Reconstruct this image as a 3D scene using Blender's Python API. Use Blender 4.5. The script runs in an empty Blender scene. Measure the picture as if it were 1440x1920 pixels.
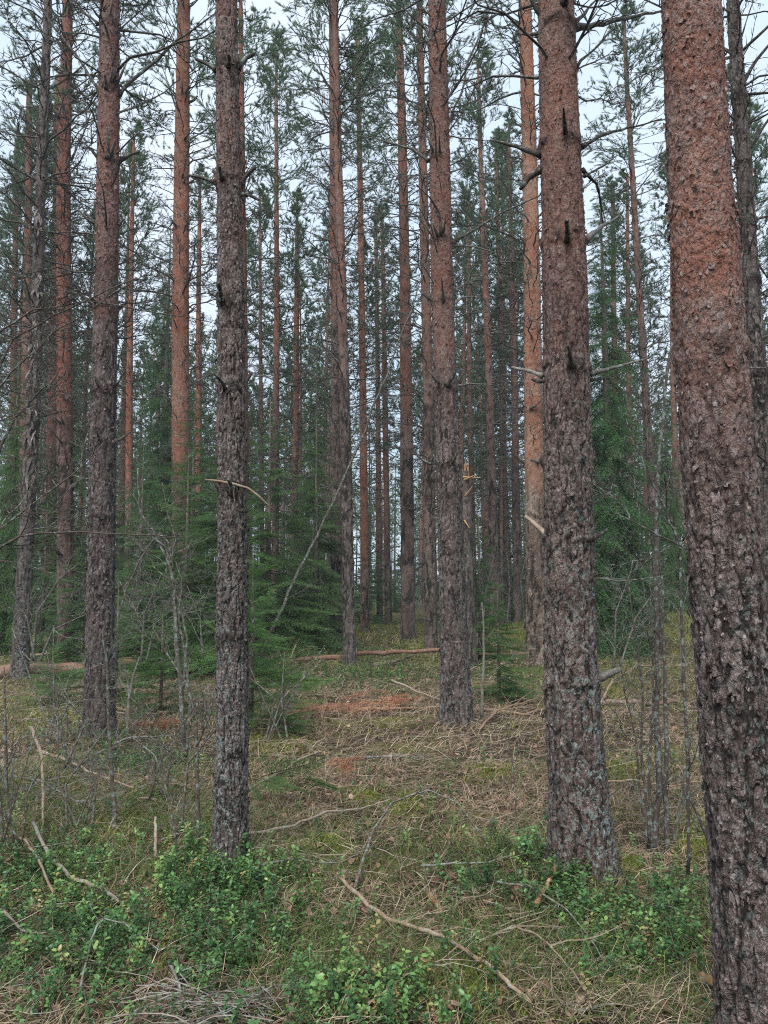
import bpy, math, random
import numpy as np
R_ = np.random.RandomState
sc = bpy.context.scene
PI = math.pi
# ------------------------------------------------------------------ camera
F = 1386.0                       # focal length in photograph pixels (1440 x 1920)
PITCH = math.atan(140 / F)       # camera tilted slightly up
CAMZ = 1.5
cam = bpy.data.objects.new('camera', bpy.data.cameras.new('camera'))
sc.collection.objects.link(cam); sc.camera = cam
cam.location = (0, 0, CAMZ); cam.rotation_euler = (PI / 2 + PITCH, 0, 0)
cam.data.sensor_fit = 'VERTICAL'; cam.data.sensor_height = 36; cam.data.lens = 36 * F / 1920
cam.data.clip_start = 0.05; cam.data.clip_end = 3000
# ------------------------------------------------------------------ sky, sun, exposure
SUN_EL, SUN_AZ = math.radians(52), math.radians(160)
w = bpy.data.worlds.new('World'); sc.world = w; w.use_nodes = True
nt = w.node_tree; nt.nodes.clear()
o_ = nt.nodes.new('ShaderNodeOutputWorld'); bg = nt.nodes.new('ShaderNodeBackground')
sky = nt.nodes.new('ShaderNodeTexSky'); sky.sky_type = 'NISHITA'; sky.sun_disc = False
sky.sun_elevation = SUN_EL; sky.sun_rotation = SUN_AZ; sky.air_density = 1.0; sky.dust_density = 4.0
mixw = nt.nodes.new('ShaderNodeMix'); mixw.data_type = 'RGBA'
tcw = nt.nodes.new('ShaderNodeTexCoord'); nzw = nt.nodes.new('ShaderNodeTexNoise')
nzw.inputs['Scale'].default_value = 2.2; nzw.inputs['Detail'].default_value = 5
crw = nt.nodes.new('ShaderNodeValToRGB')
crw.color_ramp.elements[0].position = .3; crw.color_ramp.elements[0].color = (6.0, 7.7, 9.3, 1)
crw.color_ramp.elements[1].position = .7; crw.color_ramp.elements[1].color = (8.3, 9.3, 10.6, 1)
mixw.inputs[0].default_value = .85
nt.links.new(tcw.outputs['Generated'], nzw.inputs['Vector']); nt.links.new(nzw.outputs['Fac'], crw.inputs['Fac'])
nt.links.new(sky.outputs[0], mixw.inputs[6]); nt.links.new(crw.outputs[0], mixw.inputs[7])
nt.links.new(mixw.outputs[2], bg.inputs[0]); nt.links.new(bg.outputs[0], o_.inputs[0])
bg.inputs[1].default_value = 0.0385
sl = bpy.data.lights.new('sun', 'SUN'); sl.energy = 1.5; sl.angle = math.radians(28); sl.color = (1, .96, .92)
so = bpy.data.objects.new('sun', sl); sc.collection.objects.link(so)
so.rotation_euler = (math.radians(90) - SUN_EL, 0, math.radians(-20))
sc.view_settings.view_transform = 'Standard'; sc.view_settings.look = 'None'
sc.view_settings.exposure = 1.74; sc.view_settings.gamma = 1
cy = sc.cycles
cy.max_bounces = 5; cy.diffuse_bounces = 3; cy.glossy_bounces = 2; cy.transmission_bounces = 3
cy.transparent_max_bounces = 4; cy.caustics_reflective = False; cy.caustics_refractive = False; cy.filter_width = 1.1; cy.use_denoising = False; cy.volume_bounces = 1

# ------------------------------------------------------------------ helpers: noise
def hash3(i, j, k, s):
    h = (i.astype(np.int64) * 73856093) ^ (j.astype(np.int64) * 19349663) ^ (k.astype(np.int64) * 83492791) ^ (s * 2654435761 & 0xffffffff)
    h = (h ^ (h >> 13)) * 1274126177 & 0xffffffffffff
    h = (h ^ (h >> 16)) * 2246822519 & 0xffffffffffff
    h = h ^ (h >> 15)
    return (h & 0xffffff) / float(0x1000000)
def vnoise(p, s=0):
    q = np.floor(p); f = p - q; f = f * f * (3 - 2 * f); q = q.astype(np.int64); r = 0
    for a in (0, 1):
        for b in (0, 1):
            for c in (0, 1):
                wgt = (f[..., 0] if a else 1 - f[..., 0]) * (f[..., 1] if b else 1 - f[..., 1]) * (f[..., 2] if c else 1 - f[..., 2])
                r = r + wgt * hash3(q[..., 0] + a, q[..., 1] + b, q[..., 2] + c, s)
    return r
def fbm(p, s=0, o=3):
    a, t, r = .5, 0, 0
    for i in range(o):
        r = r + a * vnoise(p * 2 ** i, s + i); t += a; a *= .5
    return r / t
def fbm2(x, y, sc_, s=0, o=3):
    x = np.asarray(x, float); y = np.asarray(y, float)
    return fbm(np.stack([x * sc_, y * sc_, np.full_like(x, .37)], -1), s, o)
def worley(p, s=0):
    q = np.floor(p).astype(np.int64)
    f1 = np.full(len(p), 9.); f2 = np.full(len(p), 9.); cid = np.zeros(len(p))
    for a in (-1, 0, 1):
        for b in (-1, 0, 1):
            for c in (-1, 0, 1):
                i, j, k = q[:, 0] + a, q[:, 1] + b, q[:, 2] + c
                d = np.sqrt((i + hash3(i, j, k, s) - p[:, 0]) ** 2 + (j + hash3(i, j, k, s + 1) - p[:, 1]) ** 2 + (k + hash3(i, j, k, s + 2) - p[:, 2]) ** 2)
                n = d < f1
                f2 = np.where(n, f1, np.minimum(f2, d)); cid = np.where(n, hash3(i, j, k, s + 3), cid); f1 = np.where(n, d, f1)
    return f1, f2, cid
def sstep(a, b, x):
    t = np.clip((x - a) / (b - a), 0, 1); return t * t * (3 - 2 * t)

# ------------------------------------------------------------------ helpers: geometry
class Geo:
    def __init__(s, V, Tr=None, Q=None, **A):
        s.V = np.asarray(V, float).reshape(-1, 3)
        s.T = np.zeros((0, 3), int) if Tr is None else np.asarray(Tr, int).reshape(-1, 3)
        s.Q = np.zeros((0, 4), int) if Q is None else np.asarray(Q, int).reshape(-1, 4)
        s.A = {k: (np.full(len(s.V), float(v)) if np.ndim(v) == 0 else np.asarray(v, float)) for k, v in A.items()}
    @staticmethod
    def join(gs):
        gs = [g for g in gs if len(g.V)]
        keys = set(k for g in gs for k in g.A); off = 0; Ts, Qs = [], []
        for g in gs:
            Ts.append(g.T + off); Qs.append(g.Q + off); off += len(g.V)
        return Geo(np.concatenate([g.V for g in gs]), np.concatenate(Ts), np.concatenate(Qs),
                   **{k: np.concatenate([g.A.get(k, np.zeros(len(g.V))) for g in gs]) for k in keys})
    def inst(s, R, t, sc_=None, c=None):
        M, n = len(t), len(s.V)
        V = s.V[None] if sc_ is None else s.V[None] * np.asarray(sc_).reshape(M, 1, -1)
        V = np.einsum('mij,mnj->mni', R, np.broadcast_to(V, (M, n, 3))) + np.asarray(t)[:, None]
        of = (np.arange(M) * n)[:, None, None]
        A = {k: np.tile(v, M) for k, v in s.A.items()}
        if c is not None: A['c'] = np.clip(np.repeat(c, n) + A.get('c', 0), 0, 1)
        return Geo(V, s.T[None] + of, s.Q[None] + of, **A)
def rotz(a):
    a = np.asarray(a, float); c, s, z, o = np.cos(a), np.sin(a), np.zeros_like(a), np.ones_like(a)
    return np.stack([np.stack([c, -s, z], -1), np.stack([s, c, z], -1), np.stack([z, z, o], -1)], -2)
def roty(a):
    a = np.asarray(a, float); c, s, z, o = np.cos(a), np.sin(a), np.zeros_like(a), np.ones_like(a)
    return np.stack([np.stack([c, z, s], -1), np.stack([z, o, z], -1), np.stack([-s, z, c], -1)], -2)
def rotx(a):
    a = np.asarray(a, float); c, s, z, o = np.cos(a), np.sin(a), np.zeros_like(a), np.ones_like(a)
    return np.stack([np.stack([o, z, z], -1), np.stack([z, c, -s], -1), np.stack([z, s, c], -1)], -2)
def frame(d, roll):               # matrices whose X axis follows d
    d = np.asarray(d, float); d = d / np.linalg.norm(d, axis=-1, keepdims=True)
    az = np.arctan2(d[:, 1], d[:, 0]); el = np.arcsin(np.clip(d[:, 2], -1, 1))
    return rotz(az) @ roty(-el) @ rotx(np.asarray(roll, float) * np.ones(len(d)))
def tubes(P, r, k=4, cap=True, **A):
    P = np.asarray(P, float); r = np.asarray(r, float)
    if P.ndim == 2: P, r = P[None], r[None]
    M, N, _ = P.shape
    T = np.gradient(P, axis=1); T /= np.linalg.norm(T, axis=2, keepdims=True) + 1e-9
    ref = np.where(np.abs(T[..., 2:3].mean(axis=1, keepdims=True)) > .8, np.array([1., 0, 0]), np.array([0, 0, 1.]))
    U = np.cross(T, ref); U /= np.linalg.norm(U, axis=2, keepdims=True) + 1e-9
    W = np.cross(T, U)
    a = np.arange(k) * 2 * PI / k
    V = P[:, :, None] + r[:, :, None, None] * (np.cos(a)[:, None] * U[:, :, None] + np.sin(a)[:, None] * W[:, :, None])
    i, j = np.meshgrid(np.arange(N - 1), np.arange(k), indexing='ij'); j2 = (j + 1) % k
    q = np.stack([i * k + j, (i + 1) * k + j, (i + 1) * k + j2, i * k + j2], -1).reshape(-1, 4)
    Q = q[None] + (np.arange(M) * N * k)[:, None, None]
    Tr = None
    if cap and k > 3:
        e = np.array([[0, j, j + 1] for j in range(1, k - 1)]); e2 = e[:, ::-1] + (N - 1) * k
        Tr = np.concatenate([e, e2])[None] + (np.arange(M) * N * k)[:, None, None]
    A2 = {}
    for kk, v in A.items():
        A2[kk] = v if np.ndim(v) == 0 else np.repeat(np.asarray(v), N * k)
    return Geo(V, Tr, Q, **A2)

ME = {}
def mesh(name, g, mat, origin=(0, 0, 0), smooth=False):
    me = bpy.data.meshes.new(name)
    V = (g.V - np.asarray(origin)).astype(np.float32)
    nT, nQ = len(g.T), len(g.Q)
    me.vertices.add(len(V)); me.vertices.foreach_set('co', V.ravel())
    idx = np.concatenate([g.T.ravel(), g.Q.ravel()]).astype(np.int32)
    me.loops.add(len(idx)); me.loops.foreach_set('vertex_index', idx)
    me.polygons.add(nT + nQ)
    me.polygons.foreach_set('loop_start', np.concatenate([np.arange(nT) * 3, nT * 3 + np.arange(nQ) * 4]).astype(np.int32))
    me.update(calc_edges=True)
    me.polygons.foreach_set('use_smooth', np.full(nT + nQ, bool(smooth)))
    for k, v in g.A.items():
        a = me.attributes.new(k, 'FLOAT', 'POINT'); a.data.foreach_set('value', v.astype(np.float32))
    me.materials.append(mat)
    return me
def ob(name, me, parent=None, loc=(0, 0, 0), color=None):
    o = bpy.data.objects.new(name, me); sc.collection.objects.link(o)
    o.location = loc
    if parent is not None: o.parent = parent
    if color: o.color = tuple(color) + (1,)
    return o
def tag(o, label=None, cat=None, group=None, kind=None):
    if label: o['label'] = label
    if cat: o['category'] = cat
    if group: o['group'] = group
    if kind: o['kind'] = kind
    return o
def root(name, loc, label, cat, group=None):
    return tag(ob(name, None, None, loc), label, cat, group)

# ------------------------------------------------------------------ ground height, pixel <-> world
def gh(x, y):
    x = np.asarray(x, float); y = np.asarray(y, float)
    h = (fbm2(x, y, .35, 5) - .5) * .22 * sstep(0, 8, y) + (fbm2(x, y, 1.1, 9) - .5) * .10
    h = h + .75 * np.exp(-((x - 9.0) / 3.6) ** 2 - ((y - 21) / 2.6) ** 2) + .35 * np.exp(-((x - 5.0) / 2.2) ** 2 - ((y - 22) / 2) ** 2)
    h = h + .5 * (fbm2(x, y, .05, 3) - .5) * sstep(20, 60, y)
    return h
def ray(px, py):
    x, u = (px - 720) / F, (960 - py) / F
    return np.array([x, math.cos(PITCH) - math.sin(PITCH) * u, math.sin(PITCH) + math.cos(PITCH) * u])
def P(px, py, D):                 # world point seen at a photograph pixel, D metres ahead
    d = ray(px, py); return np.array([0, 0, CAMZ]) + d * (D / d[1])
def G(px, py, h=0.):              # point of the ground seen at a photograph pixel
    d = ray(px, py); t = 2.0
    for _ in range(400):
        p = np.array([0, 0, CAMZ]) + d * t
        dz = p[2] - float(gh(p[0], p[1]))
        if dz < .002 or t > 90: break
        t += max(dz * .8, .004)
    return np.array([p[0], p[1], float(gh(p[0], p[1])) + h])
def proj(x, y, z):
    dy, dz = y * math.cos(PITCH) + (z - CAMZ) * math.sin(PITCH), -y * math.sin(PITCH) + (z - CAMZ) * math.cos(PITCH)
    dy = np.maximum(dy, .05)
    return 720 + F * x / dy, 960 - F * dz / dy

# ------------------------------------------------------------------ materials
def newmat(name):
    m = bpy.data.materials.new(name); m.use_nodes = True; n = m.node_tree; n.nodes.clear()
    return m, n, n.nodes, n.links
def attr(n, name):
    a = n.nodes.new('ShaderNodeAttribute'); a.attribute_name = name; return a.outputs['Fac']
def ramp(n, fac, stops, interp='LINEAR'):
    r = n.nodes.new('ShaderNodeValToRGB'); e = r.color_ramp.elements; r.color_ramp.interpolation = interp
    while len(e) < len(stops): e.new(.5)
    for el, (p, c) in zip(e, stops):
        el.position = p; el.color = tuple(c) + (1,) if len(c) == 3 else c
    n.links.new(fac, r.inputs[0]); return r.outputs[0]
def mixc(n, f, a, b, blend='MIX'):
    m = n.nodes.new('ShaderNodeMix'); m.data_type = 'RGBA'; m.blend_type = blend
    for sock, v in ((m.inputs[0], f), (m.inputs[6], a), (m.inputs[7], b)):
        if isinstance(v, (int, float)): sock.default_value = v
        elif isinstance(v, tuple): sock.default_value = v + (1,)
        else: n.links.new(v, sock)
    return m.outputs[2]
def mth(n, op, a, b=0., clamp=False):
    m = n.nodes.new('ShaderNodeMath'); m.operation = op; m.use_clamp = clamp
    for sock, v in zip(m.inputs, (a, b)):
        if isinstance(v, (int, float)): sock.default_value = v
        else: n.links.new(v, sock)
    return m.outputs[0]
def noise(n, vec, scale, detail=4, rough=.6, dist=0):
    t = n.nodes.new('ShaderNodeTexNoise'); t.inputs['Scale'].default_value = scale; t.inputs['Detail'].default_value = detail
    t.inputs['Roughness'].default_value = rough; t.inputs['Distortion'].default_value = dist
    n.links.new(vec, t.inputs['Vector']); return t.outputs['Fac']
def objco(n, scale=(1, 1, 1), off=True):
    tc = n.nodes.new('ShaderNodeTexCoord'); mp = n.nodes.new('ShaderNodeMapping'); mp.inputs['Scale'].default_value = scale
    n.links.new(tc.outputs['Object'], mp.inputs['Vector']); return mp.outputs[0]
def objcol(n):
    return n.nodes.new('ShaderNodeObjectInfo').outputs['Color']
def finish(m, n, col, rough=.85, bump=None, bstr=.3, bdist=.004, spec=.25):
    p = n.nodes.new('ShaderNodeBsdfPrincipled'); o = n.nodes.new('ShaderNodeOutputMaterial')
    p.inputs['Roughness'].default_value = rough; p.inputs['Specular IOR Level'].default_value = spec
    n.links.new(col, p.inputs['Base Color'])
    if bump is not None:
        b = n.nodes.new('ShaderNodeBump'); b.inputs['Strength'].default_value = bstr; b.inputs['Distance'].default_value = bdist
        n.links.new(bump, b.inputs['Height']); n.links.new(b.outputs[0], p.inputs['Normal'])
    n.links.new(p.outputs[0], o.inputs[0]); return m

def bark_mat():
    m, n, _, L = newmat('pine_bark')
    rust, edge, cell, lk = attr(n, 'r'), attr(n, 'e'), attr(n, 'c'), attr(n, 'l')
    v = objco(n, (1, 1, .4)); v1 = objco(n); v2 = objco(n, (1, 1, .75))
    n1 = noise(n, v, 22, 5, .65); n2 = noise(n, v1, 3.2, 3); n3 = noise(n, v, 110, 4, .75); n4 = noise(n, v1, 1.4, 4)
    def saw(vec, sc_, N, d=.6):      # overlapping scales: rises slowly, drops at the lip
        q = mth(n, 'FRACT', mth(n, 'MULTIPLY', noise(n, vec, sc_, 4, .62, d), N)); return q
    sl_ = saw(v, 20, 10, .9); su = saw(v2, 24, 9, .8); sf = saw(v2, 55, 6)
    saws = mixf(n, rust, sl_, su)
    cc = mth(n, 'ADD', mth(n, 'MULTIPLY', cell, .45), mth(n, 'ADD', mth(n, 'MULTIPLY', n1, .3), mth(n, 'MULTIPLY', saws, .22)))
    low = ramp(n, cc, [(.2, (.045, .032, .028)), (.4, (.098, .072, .063)), (.56, (.18, .146, .132)), (.74, (.34, .305, .29))])
    up = ramp(n, cc, [(.2, (.17, .06, .038)), (.36, (.28, .11, .068)), (.48, (.29, .148, .105)), (.6, (.28, .20, .17)), (.78, (.42, .34, .31))])
    rf = mth(n, 'ADD', rust, mth(n, 'MULTIPLY', mth(n, 'SUBTRACT', n4, .52), 2.8), True)
    rf = mth(n, 'MULTIPLY', rf, mth(n, 'MULTIPLY', rust, 3, True))
    col = mixc(n, rf, low, up)
    fis = mixc(n, rust, (.018, .013, .011), (.075, .034, .024))
    e2 = ramp(n, edge, [(.15, (0, 0, 0)), (.65, (1, 1, 1))])
    e3 = ramp(n, saws, [(.0, (0, 0, 0)), (.17, (1, 1, 1)), (.9, (1, 1, 1)), (1, (.2, .2, .2))])
    e4 = ramp(n, sf, [(.0, (.35, .35, .35)), (.2, (1, 1, 1))])
    col = mixc(n, mth(n, 'MULTIPLY', mth(n, 'MULTIPLY', e2, e4), mth(n, 'ADD', mth(n, 'MULTIPLY', e3, .75), .25)), fis, col)
    col = mixc(n, .6, col, mixc(n, 1.0, col, ramp(n, n3, [(.3, (.55, .53, .52)), (.7, (1.4, 1.4, 1.4))]), 'MULTIPLY'))
    col = mixc(n, 1.0, col, objcol(n), 'MULTIPLY')
    knot = attr(n, 'k')
    col = mixc(n, mth(n, 'MULTIPLY', knot, .85), col, (.032, .022, .018))
    li = mth(n, 'MULTIPLY', lk, ramp(n, noise(n, v1, 30, 5, .75, .5), [(.52, (0, 0, 0)), (.56, (1, 1, 1))]))
    licol = ramp(n, n3, [(.3, (.13, .175, .165)), (.7, (.33, .40, .375))])
    col = mixc(n, li, col, licol)
    h = mth(n, 'ADD', mth(n, 'ADD', mth(n, 'MULTIPLY', saws, 1.), mth(n, 'MULTIPLY', n3, .5)), mth(n, 'MULTIPLY', sf, .45))
    return finish(m, n, col, .8, h, .9, .008, .35)
def mixf(n, f, a, b):
    m = n.nodes.new('ShaderNodeMix')
    for sock, v in ((m.inputs[0], f), (m.inputs[2], a), (m.inputs[3], b)): n.links.new(v, sock)
    return m.outputs[0]
def wood_mat(name, stops, lichen=.0, sc_=30, bst=.4):
    m, n, _, L = newmat(name)
    v = objco(n); n1 = noise(n, v, sc_, 4, .65); n2 = noise(n, v, 6, 3)
    col = ramp(n, mth(n, 'ADD', mth(n, 'MULTIPLY', n1, .6), mth(n, 'MULTIPLY', attr(n, 'c'), .4)), stops)
    col = mixc(n, 1.0, col, objcol(n), 'MULTIPLY')
    if lichen:
        f = ramp(n, noise(n, v, 32, 4, .7), [(.56 - lichen * .12, (0, 0, 0)), (.62 - lichen * .12, (1, 1, 1))])
        col = mixc(n, mth(n, 'MULTIPLY', f, .7), col, (.21, .26, .24))
    return finish(m, n, col, .85, n1, bst, .004, .2)
def leaf_mat(name, stops, wood=None, trans=.35, rough=.55, spec=.3, patch=.0):
    m, n, _, L = newmat(name)
    c = attr(n, 'c')
    if patch:
        c = mth(n, 'ADD', mth(n, 'MULTIPLY', c, 1 - patch), mth(n, 'MULTIPLY', noise(n, objco(n), 1.3, 3), patch))
    col = ramp(n, c, stops)
    col = mixc(n, 1.0, col, objcol(n), 'MULTIPLY')
    if wood: col = mixc(n, attr(n, 'w'), col, wood)
    p = n.nodes.new('ShaderNodeBsdfPrincipled'); p.inputs['Roughness'].default_value = rough; p.inputs['Specular IOR Level'].default_value = spec
    t = n.nodes.new('ShaderNodeBsdfTranslucent'); mx = n.nodes.new('ShaderNodeMixShader'); mx.inputs[0].default_value = trans
    o = n.nodes.new('ShaderNodeOutputMaterial')
    L.new(col, p.inputs['Base Color']); L.new(col, t.inputs['Color'])
    L.new(p.outputs[0], mx.inputs[1]); L.new(t.outputs[0], mx.inputs[2]); L.new(mx.outputs[0], o.inputs[0]); return m
def ground_mat():
    m, n, _, L = newmat('forest_floor')
    v = objco(n)
    a = noise(n, v, 1.1, 5, .6); b = noise(n, v, 9, 6, .7); c = noise(n, v, 55, 5, .75); d = noise(n, v, .45, 4, .6)
    lit = ramp(n, mth(n, 'ADD', mth(n, 'MULTIPLY', b, .5), mth(n, 'MULTIPLY', c, .5)),
               [(.38, (.010, .007, .006)), (.5, (.04, .027, .02)), (.58, (.13, .09, .065)), (.72, (.30, .22, .16))])
    mossc = ramp(n, c, [(.3, (.04, .045, .012)), (.55, (.15, .17, .04)), (.75, (.30, .31, .09))])
    mk = ramp(n, mth(n, 'ADD', mth(n, 'MULTIPLY', a, .5), mth(n, 'MULTIPLY', d, .5)), [(.50, (0, 0, 0)), (.60, (.75, .75, .75))])
    mk = mth(n, 'MAXIMUM', mth(n, 'MULTIPLY', attr(n, 'm'), ramp(n, b, [(.38, (0, 0, 0)), (.5, (1, 1, 1))])), mth(n, 'MULTIPLY', mk, .8))
    col = mixc(n, mk, lit, mossc)
    h = mth(n, 'ADD', mth(n, 'MULTIPLY', b, 1.), mth(n, 'MULTIPLY', c, .5))
    return finish(m, n, col, .95, h, .8, .03, .1)
M_BARK = bark_mat()
M_DEAD = wood_mat('dead_branch_wood', [(.25, (.028, .023, .02)), (.5, (.06, .05, .044)), (.75, (.13, .11, .095))], .12)
M_GREY = wood_mat('grey_lichened_twig', [(.25, (.07, .06, .05)), (.5, (.15, .13, .115)), (.75, (.26, .235, .21))], .35)
M_STICK = wood_mat('weathered_stick', [(.25, (.12, .085, .06)), (.5, (.24, .18, .135)), (.75, (.40, .33, .26))], .15)
M_SPLIT = wood_mat('fresh_split_wood', [(.25, (.40, .25, .13)), (.6, (.62, .43, .24))], 0)
M_NEED = leaf_mat('pine_needles', [(0, (.06, .105, .062)), (.5, (.12, .195, .115)), (1, (.21, .30, .15))], (.05, .035, .028), .5)
M_SPR = leaf_mat('spruce_needles', [(0, (.04, .10, .035)), (.5, (.105, .21, .075)), (1, (.20, .35, .11))], (.055, .04, .03), .4, patch=.4)
M_RED = leaf_mat('dead_red_needles', [(0, (.12, .055, .035)), (.5, (.32, .15, .09)), (1, (.52, .30, .19))], (.10, .06, .045), .15, .8, .1)
M_STRAW = leaf_mat('dry_grass', [(0, (.10, .065, .045)), (.3, (.27, .20, .13)), (.65, (.46, .365, .25)), (1, (.74, .64, .48))], None, .25, .8, .15)
M_GRASS = leaf_mat('green_grass', [(0, (.05, .085, .022)), (.5, (.085, .14, .035)), (1, (.19, .21, .075))], None, .35, .6, .25)
M_MOSS = leaf_mat('moss', [(0, (.06, .08, .018)), (.5, (.16, .19, .04)), (1, (.32, .33, .09))], None, .3, .9, .05)
M_BERRY = leaf_mat('berry_leaves', [(0, (.03, .08, .03)), (.45, (.06, .15, .045)), (.8, (.14, .27, .075)), (.97, (.25, .34, .10)), (1, (.30, .24, .10))], (.12, .09, .05), .25, .38, .45)
M_LITTER = leaf_mat('brown_leaf_litter', [(0, (.10, .055, .04)), (.5, (.26, .155, .115)), (1, (.50, .33, .26))], None, .15, .8, .15)
M_GROUND = ground_mat()

# ------------------------------------------------------------------ templates
def seg_path(r, L, n, wob=.05, droop=0., up=0.):
    t = np.linspace(0, 1, n); p = np.zeros((n, 3)); p[:, 0] = t * L; wob = wob * .5
    p[:, 1] = np.cumsum(r.randn(n)) * wob * L / n + r.randn() * wob * .5 * L * t ** 2; p[:, 2] = np.cumsum(r.randn(n)) * wob * L / n - droop * L * t ** 2 + up * L * t ** 2
    p[0] = 0; return p
def dead_branch(seed, L=1., r0=.011, nsub=7, fine=3, n=7, k=4, subl=.42, up=.25):
    """bare twiggy branch along +X"""
    r = R_(seed); main = seg_path(r, L, n, .35, r.uniform(-.1, .2), r.uniform(0, up))
    g = [tubes(main, r0 * (1 - np.linspace(0, 1, n)) ** .8 + .0012, k, c=.3)]
    subs = []
    for i in range(nsub):
        t = r.uniform(.2, .97); q = t * (n - 1); a = int(q); a = min(a, n - 2)
        st = main[a] * (1 - (q - a)) + main[a + 1] * (q - a); d = main[a + 1] - main[a]; d /= np.linalg.norm(d)
        l = L * subl * r.uniform(.4, 1) * (1.15 - t); az = (r.uniform(.5, 1.1)) * r.choice([-1, 1])
        M = frame([d], r.uniform(0, 6.28))[0] @ rotz(az)
        sp = seg_path(r, l, 5, .5, 0, .2) @ M.T + st
        subs.append(sp)
        for j in range(r.randint(0, fine + 1)):
            b = r.randint(1, 4); dd = sp[b + 1] - sp[b]
            M2 = frame([dd], r.uniform(0, 6.28))[0] @ rotz(r.uniform(.5, 1.1) * r.choice([-1, 1]))
            subs.append(seg_path(r, l * r.uniform(.25, .6), 5, .5) @ M2.T + sp[b])
    if subs:
        S = np.array(subs); rr = np.repeat((r0 * .35 * (1 - np.linspace(0, 1, 5)) + .0012)[None], len(S), 0)
        g.append(tubes(S, rr, 3, c=.3))
    return Geo.join(g)
DEADS = [dead_branch(100 + i, 1., .0105, 10 + i % 4, 4) for i in range(10)]
DEADFAR = [dead_branch(200 + i, 1., .013, 8, 2, 5, 3) for i in range(6)]
def whorl(seed, nb, L, src, up=(-.1, .5)):
    r = R_(seed); gs = []
    for i in range(nb):
        az = (i + r.uniform(-.3, .3)) * 2 * PI / nb
        g = src[r.randint(len(src))]
        R = rotz([az]) @ roty([-r.uniform(*up)]) @ rotx([r.uniform(-.6, .6)])
        l = L * r.uniform(.45, 1.15)
        gs.append(g.inst(R, np.zeros((1, 3)), [[l, l, l]], c=[r.uniform(-.2, .4)]))
    return Geo.join(gs)
WH_MID = [mesh('branch_whorl', whorl(300 + i, 4 + i % 3, 1.5, DEADS), M_DEAD) for i in range(8)]
WH_FAR = [mesh('branch_whorl', whorl(330 + i, 6, 1.5, DEADFAR), M_DEAD) for i in range(4)]

def tuft(seed, nn, L=.08, wd=.006):       # bundle of pine needles round +X
    r = R_(seed); V = []; T = []
    for i in range(nn):
        x0 = r.uniform(-.05, .05); a = r.uniform(0, 2 * PI); sp = r.uniform(.2, .85); l = L * r.uniform(.7, 1.15)
        d = np.array([math.cos(sp), math.sin(sp) * math.cos(a), math.sin(sp) * math.sin(a)])
        s = np.cross(d, r.randn(3)); s = s / np.linalg.norm(s) * wd / 2; b = np.array([x0, 0, 0])
        V += [b - s, b + s, b + d * l]; T.append([3 * i, 3 * i + 1, 3 * i + 2])
    return Geo(V, T, c=0., w=0.)
def pine_crown(seed, H=9., R=1.7, nb=70, tn=14, tw=.008, tl=.085, sub=5, tpb=5, dens=1.):
    r = R_(seed); wood = []; pts = []; dirs = []
    for i in range(nb):
        z = H * (i + r.uniform(0, 1)) / nb; f = z / H
        Rb = (R * (1 - f ** 1.6) + .25) * r.uniform(.6, 1.15) * (.75 + .25 * min(1, f * 4)); az = r.uniform(0, 6.28); til = .15 + .75 * f + r.uniform(-.15, .2)
        M = (rotz(az) @ roty(-til)); mp = seg_path(r, Rb, 6, .25, .05, .18) @ M.T + [0, 0, z]
        wood.append(tubes(mp, np.linspace(.018 * (1 - f * .6), .004, 6), 3, c=.4, w=1.))
        for j in range(int(sub * dens)):
            t = r.uniform(.3, 1); a = min(int(t * 5), 4); st = mp[a] * (1 - (t * 5 - a)) + mp[a + 1] * (t * 5 - a); d = mp[a + 1] - mp[a]
            M2 = frame([d], r.uniform(0, 6.28))[0] @ rotz(r.uniform(.3, 1.) * r.choice([-1, 1]))
            l = Rb * .38 * r.uniform(.5, 1.1) * (1.2 - t * .5)
            sp = seg_path(r, l, 4, .3, 0, .35) @ M2.T + st
            wood.append(tubes(sp, np.linspace(.006, .003, 4), 3, c=.4, w=1.))
            for q in range(tpb):
                u = r.uniform(.35, 1) * 3; b = min(int(u), 2); pts.append(sp[b] * (1 - (u - b)) + sp[b + 1] * (u - b)); dd = sp[b + 1] - sp[b]; dirs.append(dd / np.linalg.norm(dd) + [0, 0, .45] + r.randn(3) * .25)
    n = len(pts); pts = np.array(pts); dirs = np.array(dirs); ts = [tuft(seed + 50 + i, tn, tl, tw) for i in range(4)]
    k = r.randint(0, 4, n); out = wood
    for i in range(4):
        s = k == i
        out.append(ts[i].inst(frame(dirs[s], r.uniform(0, 6, s.sum())), pts[s], r.uniform(.55, 1.4, s.sum()), c=np.clip(.45 + .22 * r.randn(s.sum()), 0, 1)))
    return Geo.join(out)
CROWN = [mesh('crown', pine_crown(400 + i, 9.5, 1.6 + .2 * i, 100, 18, .0062, .085, 10, 7), M_NEED) for i in range(4)]
CROWN_FAR = [mesh('crown', pine_crown(420 + i, 9., 1.7, 85, 11, .012, .11, 8, 7), M_NEED) for i in range(3)]

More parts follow.
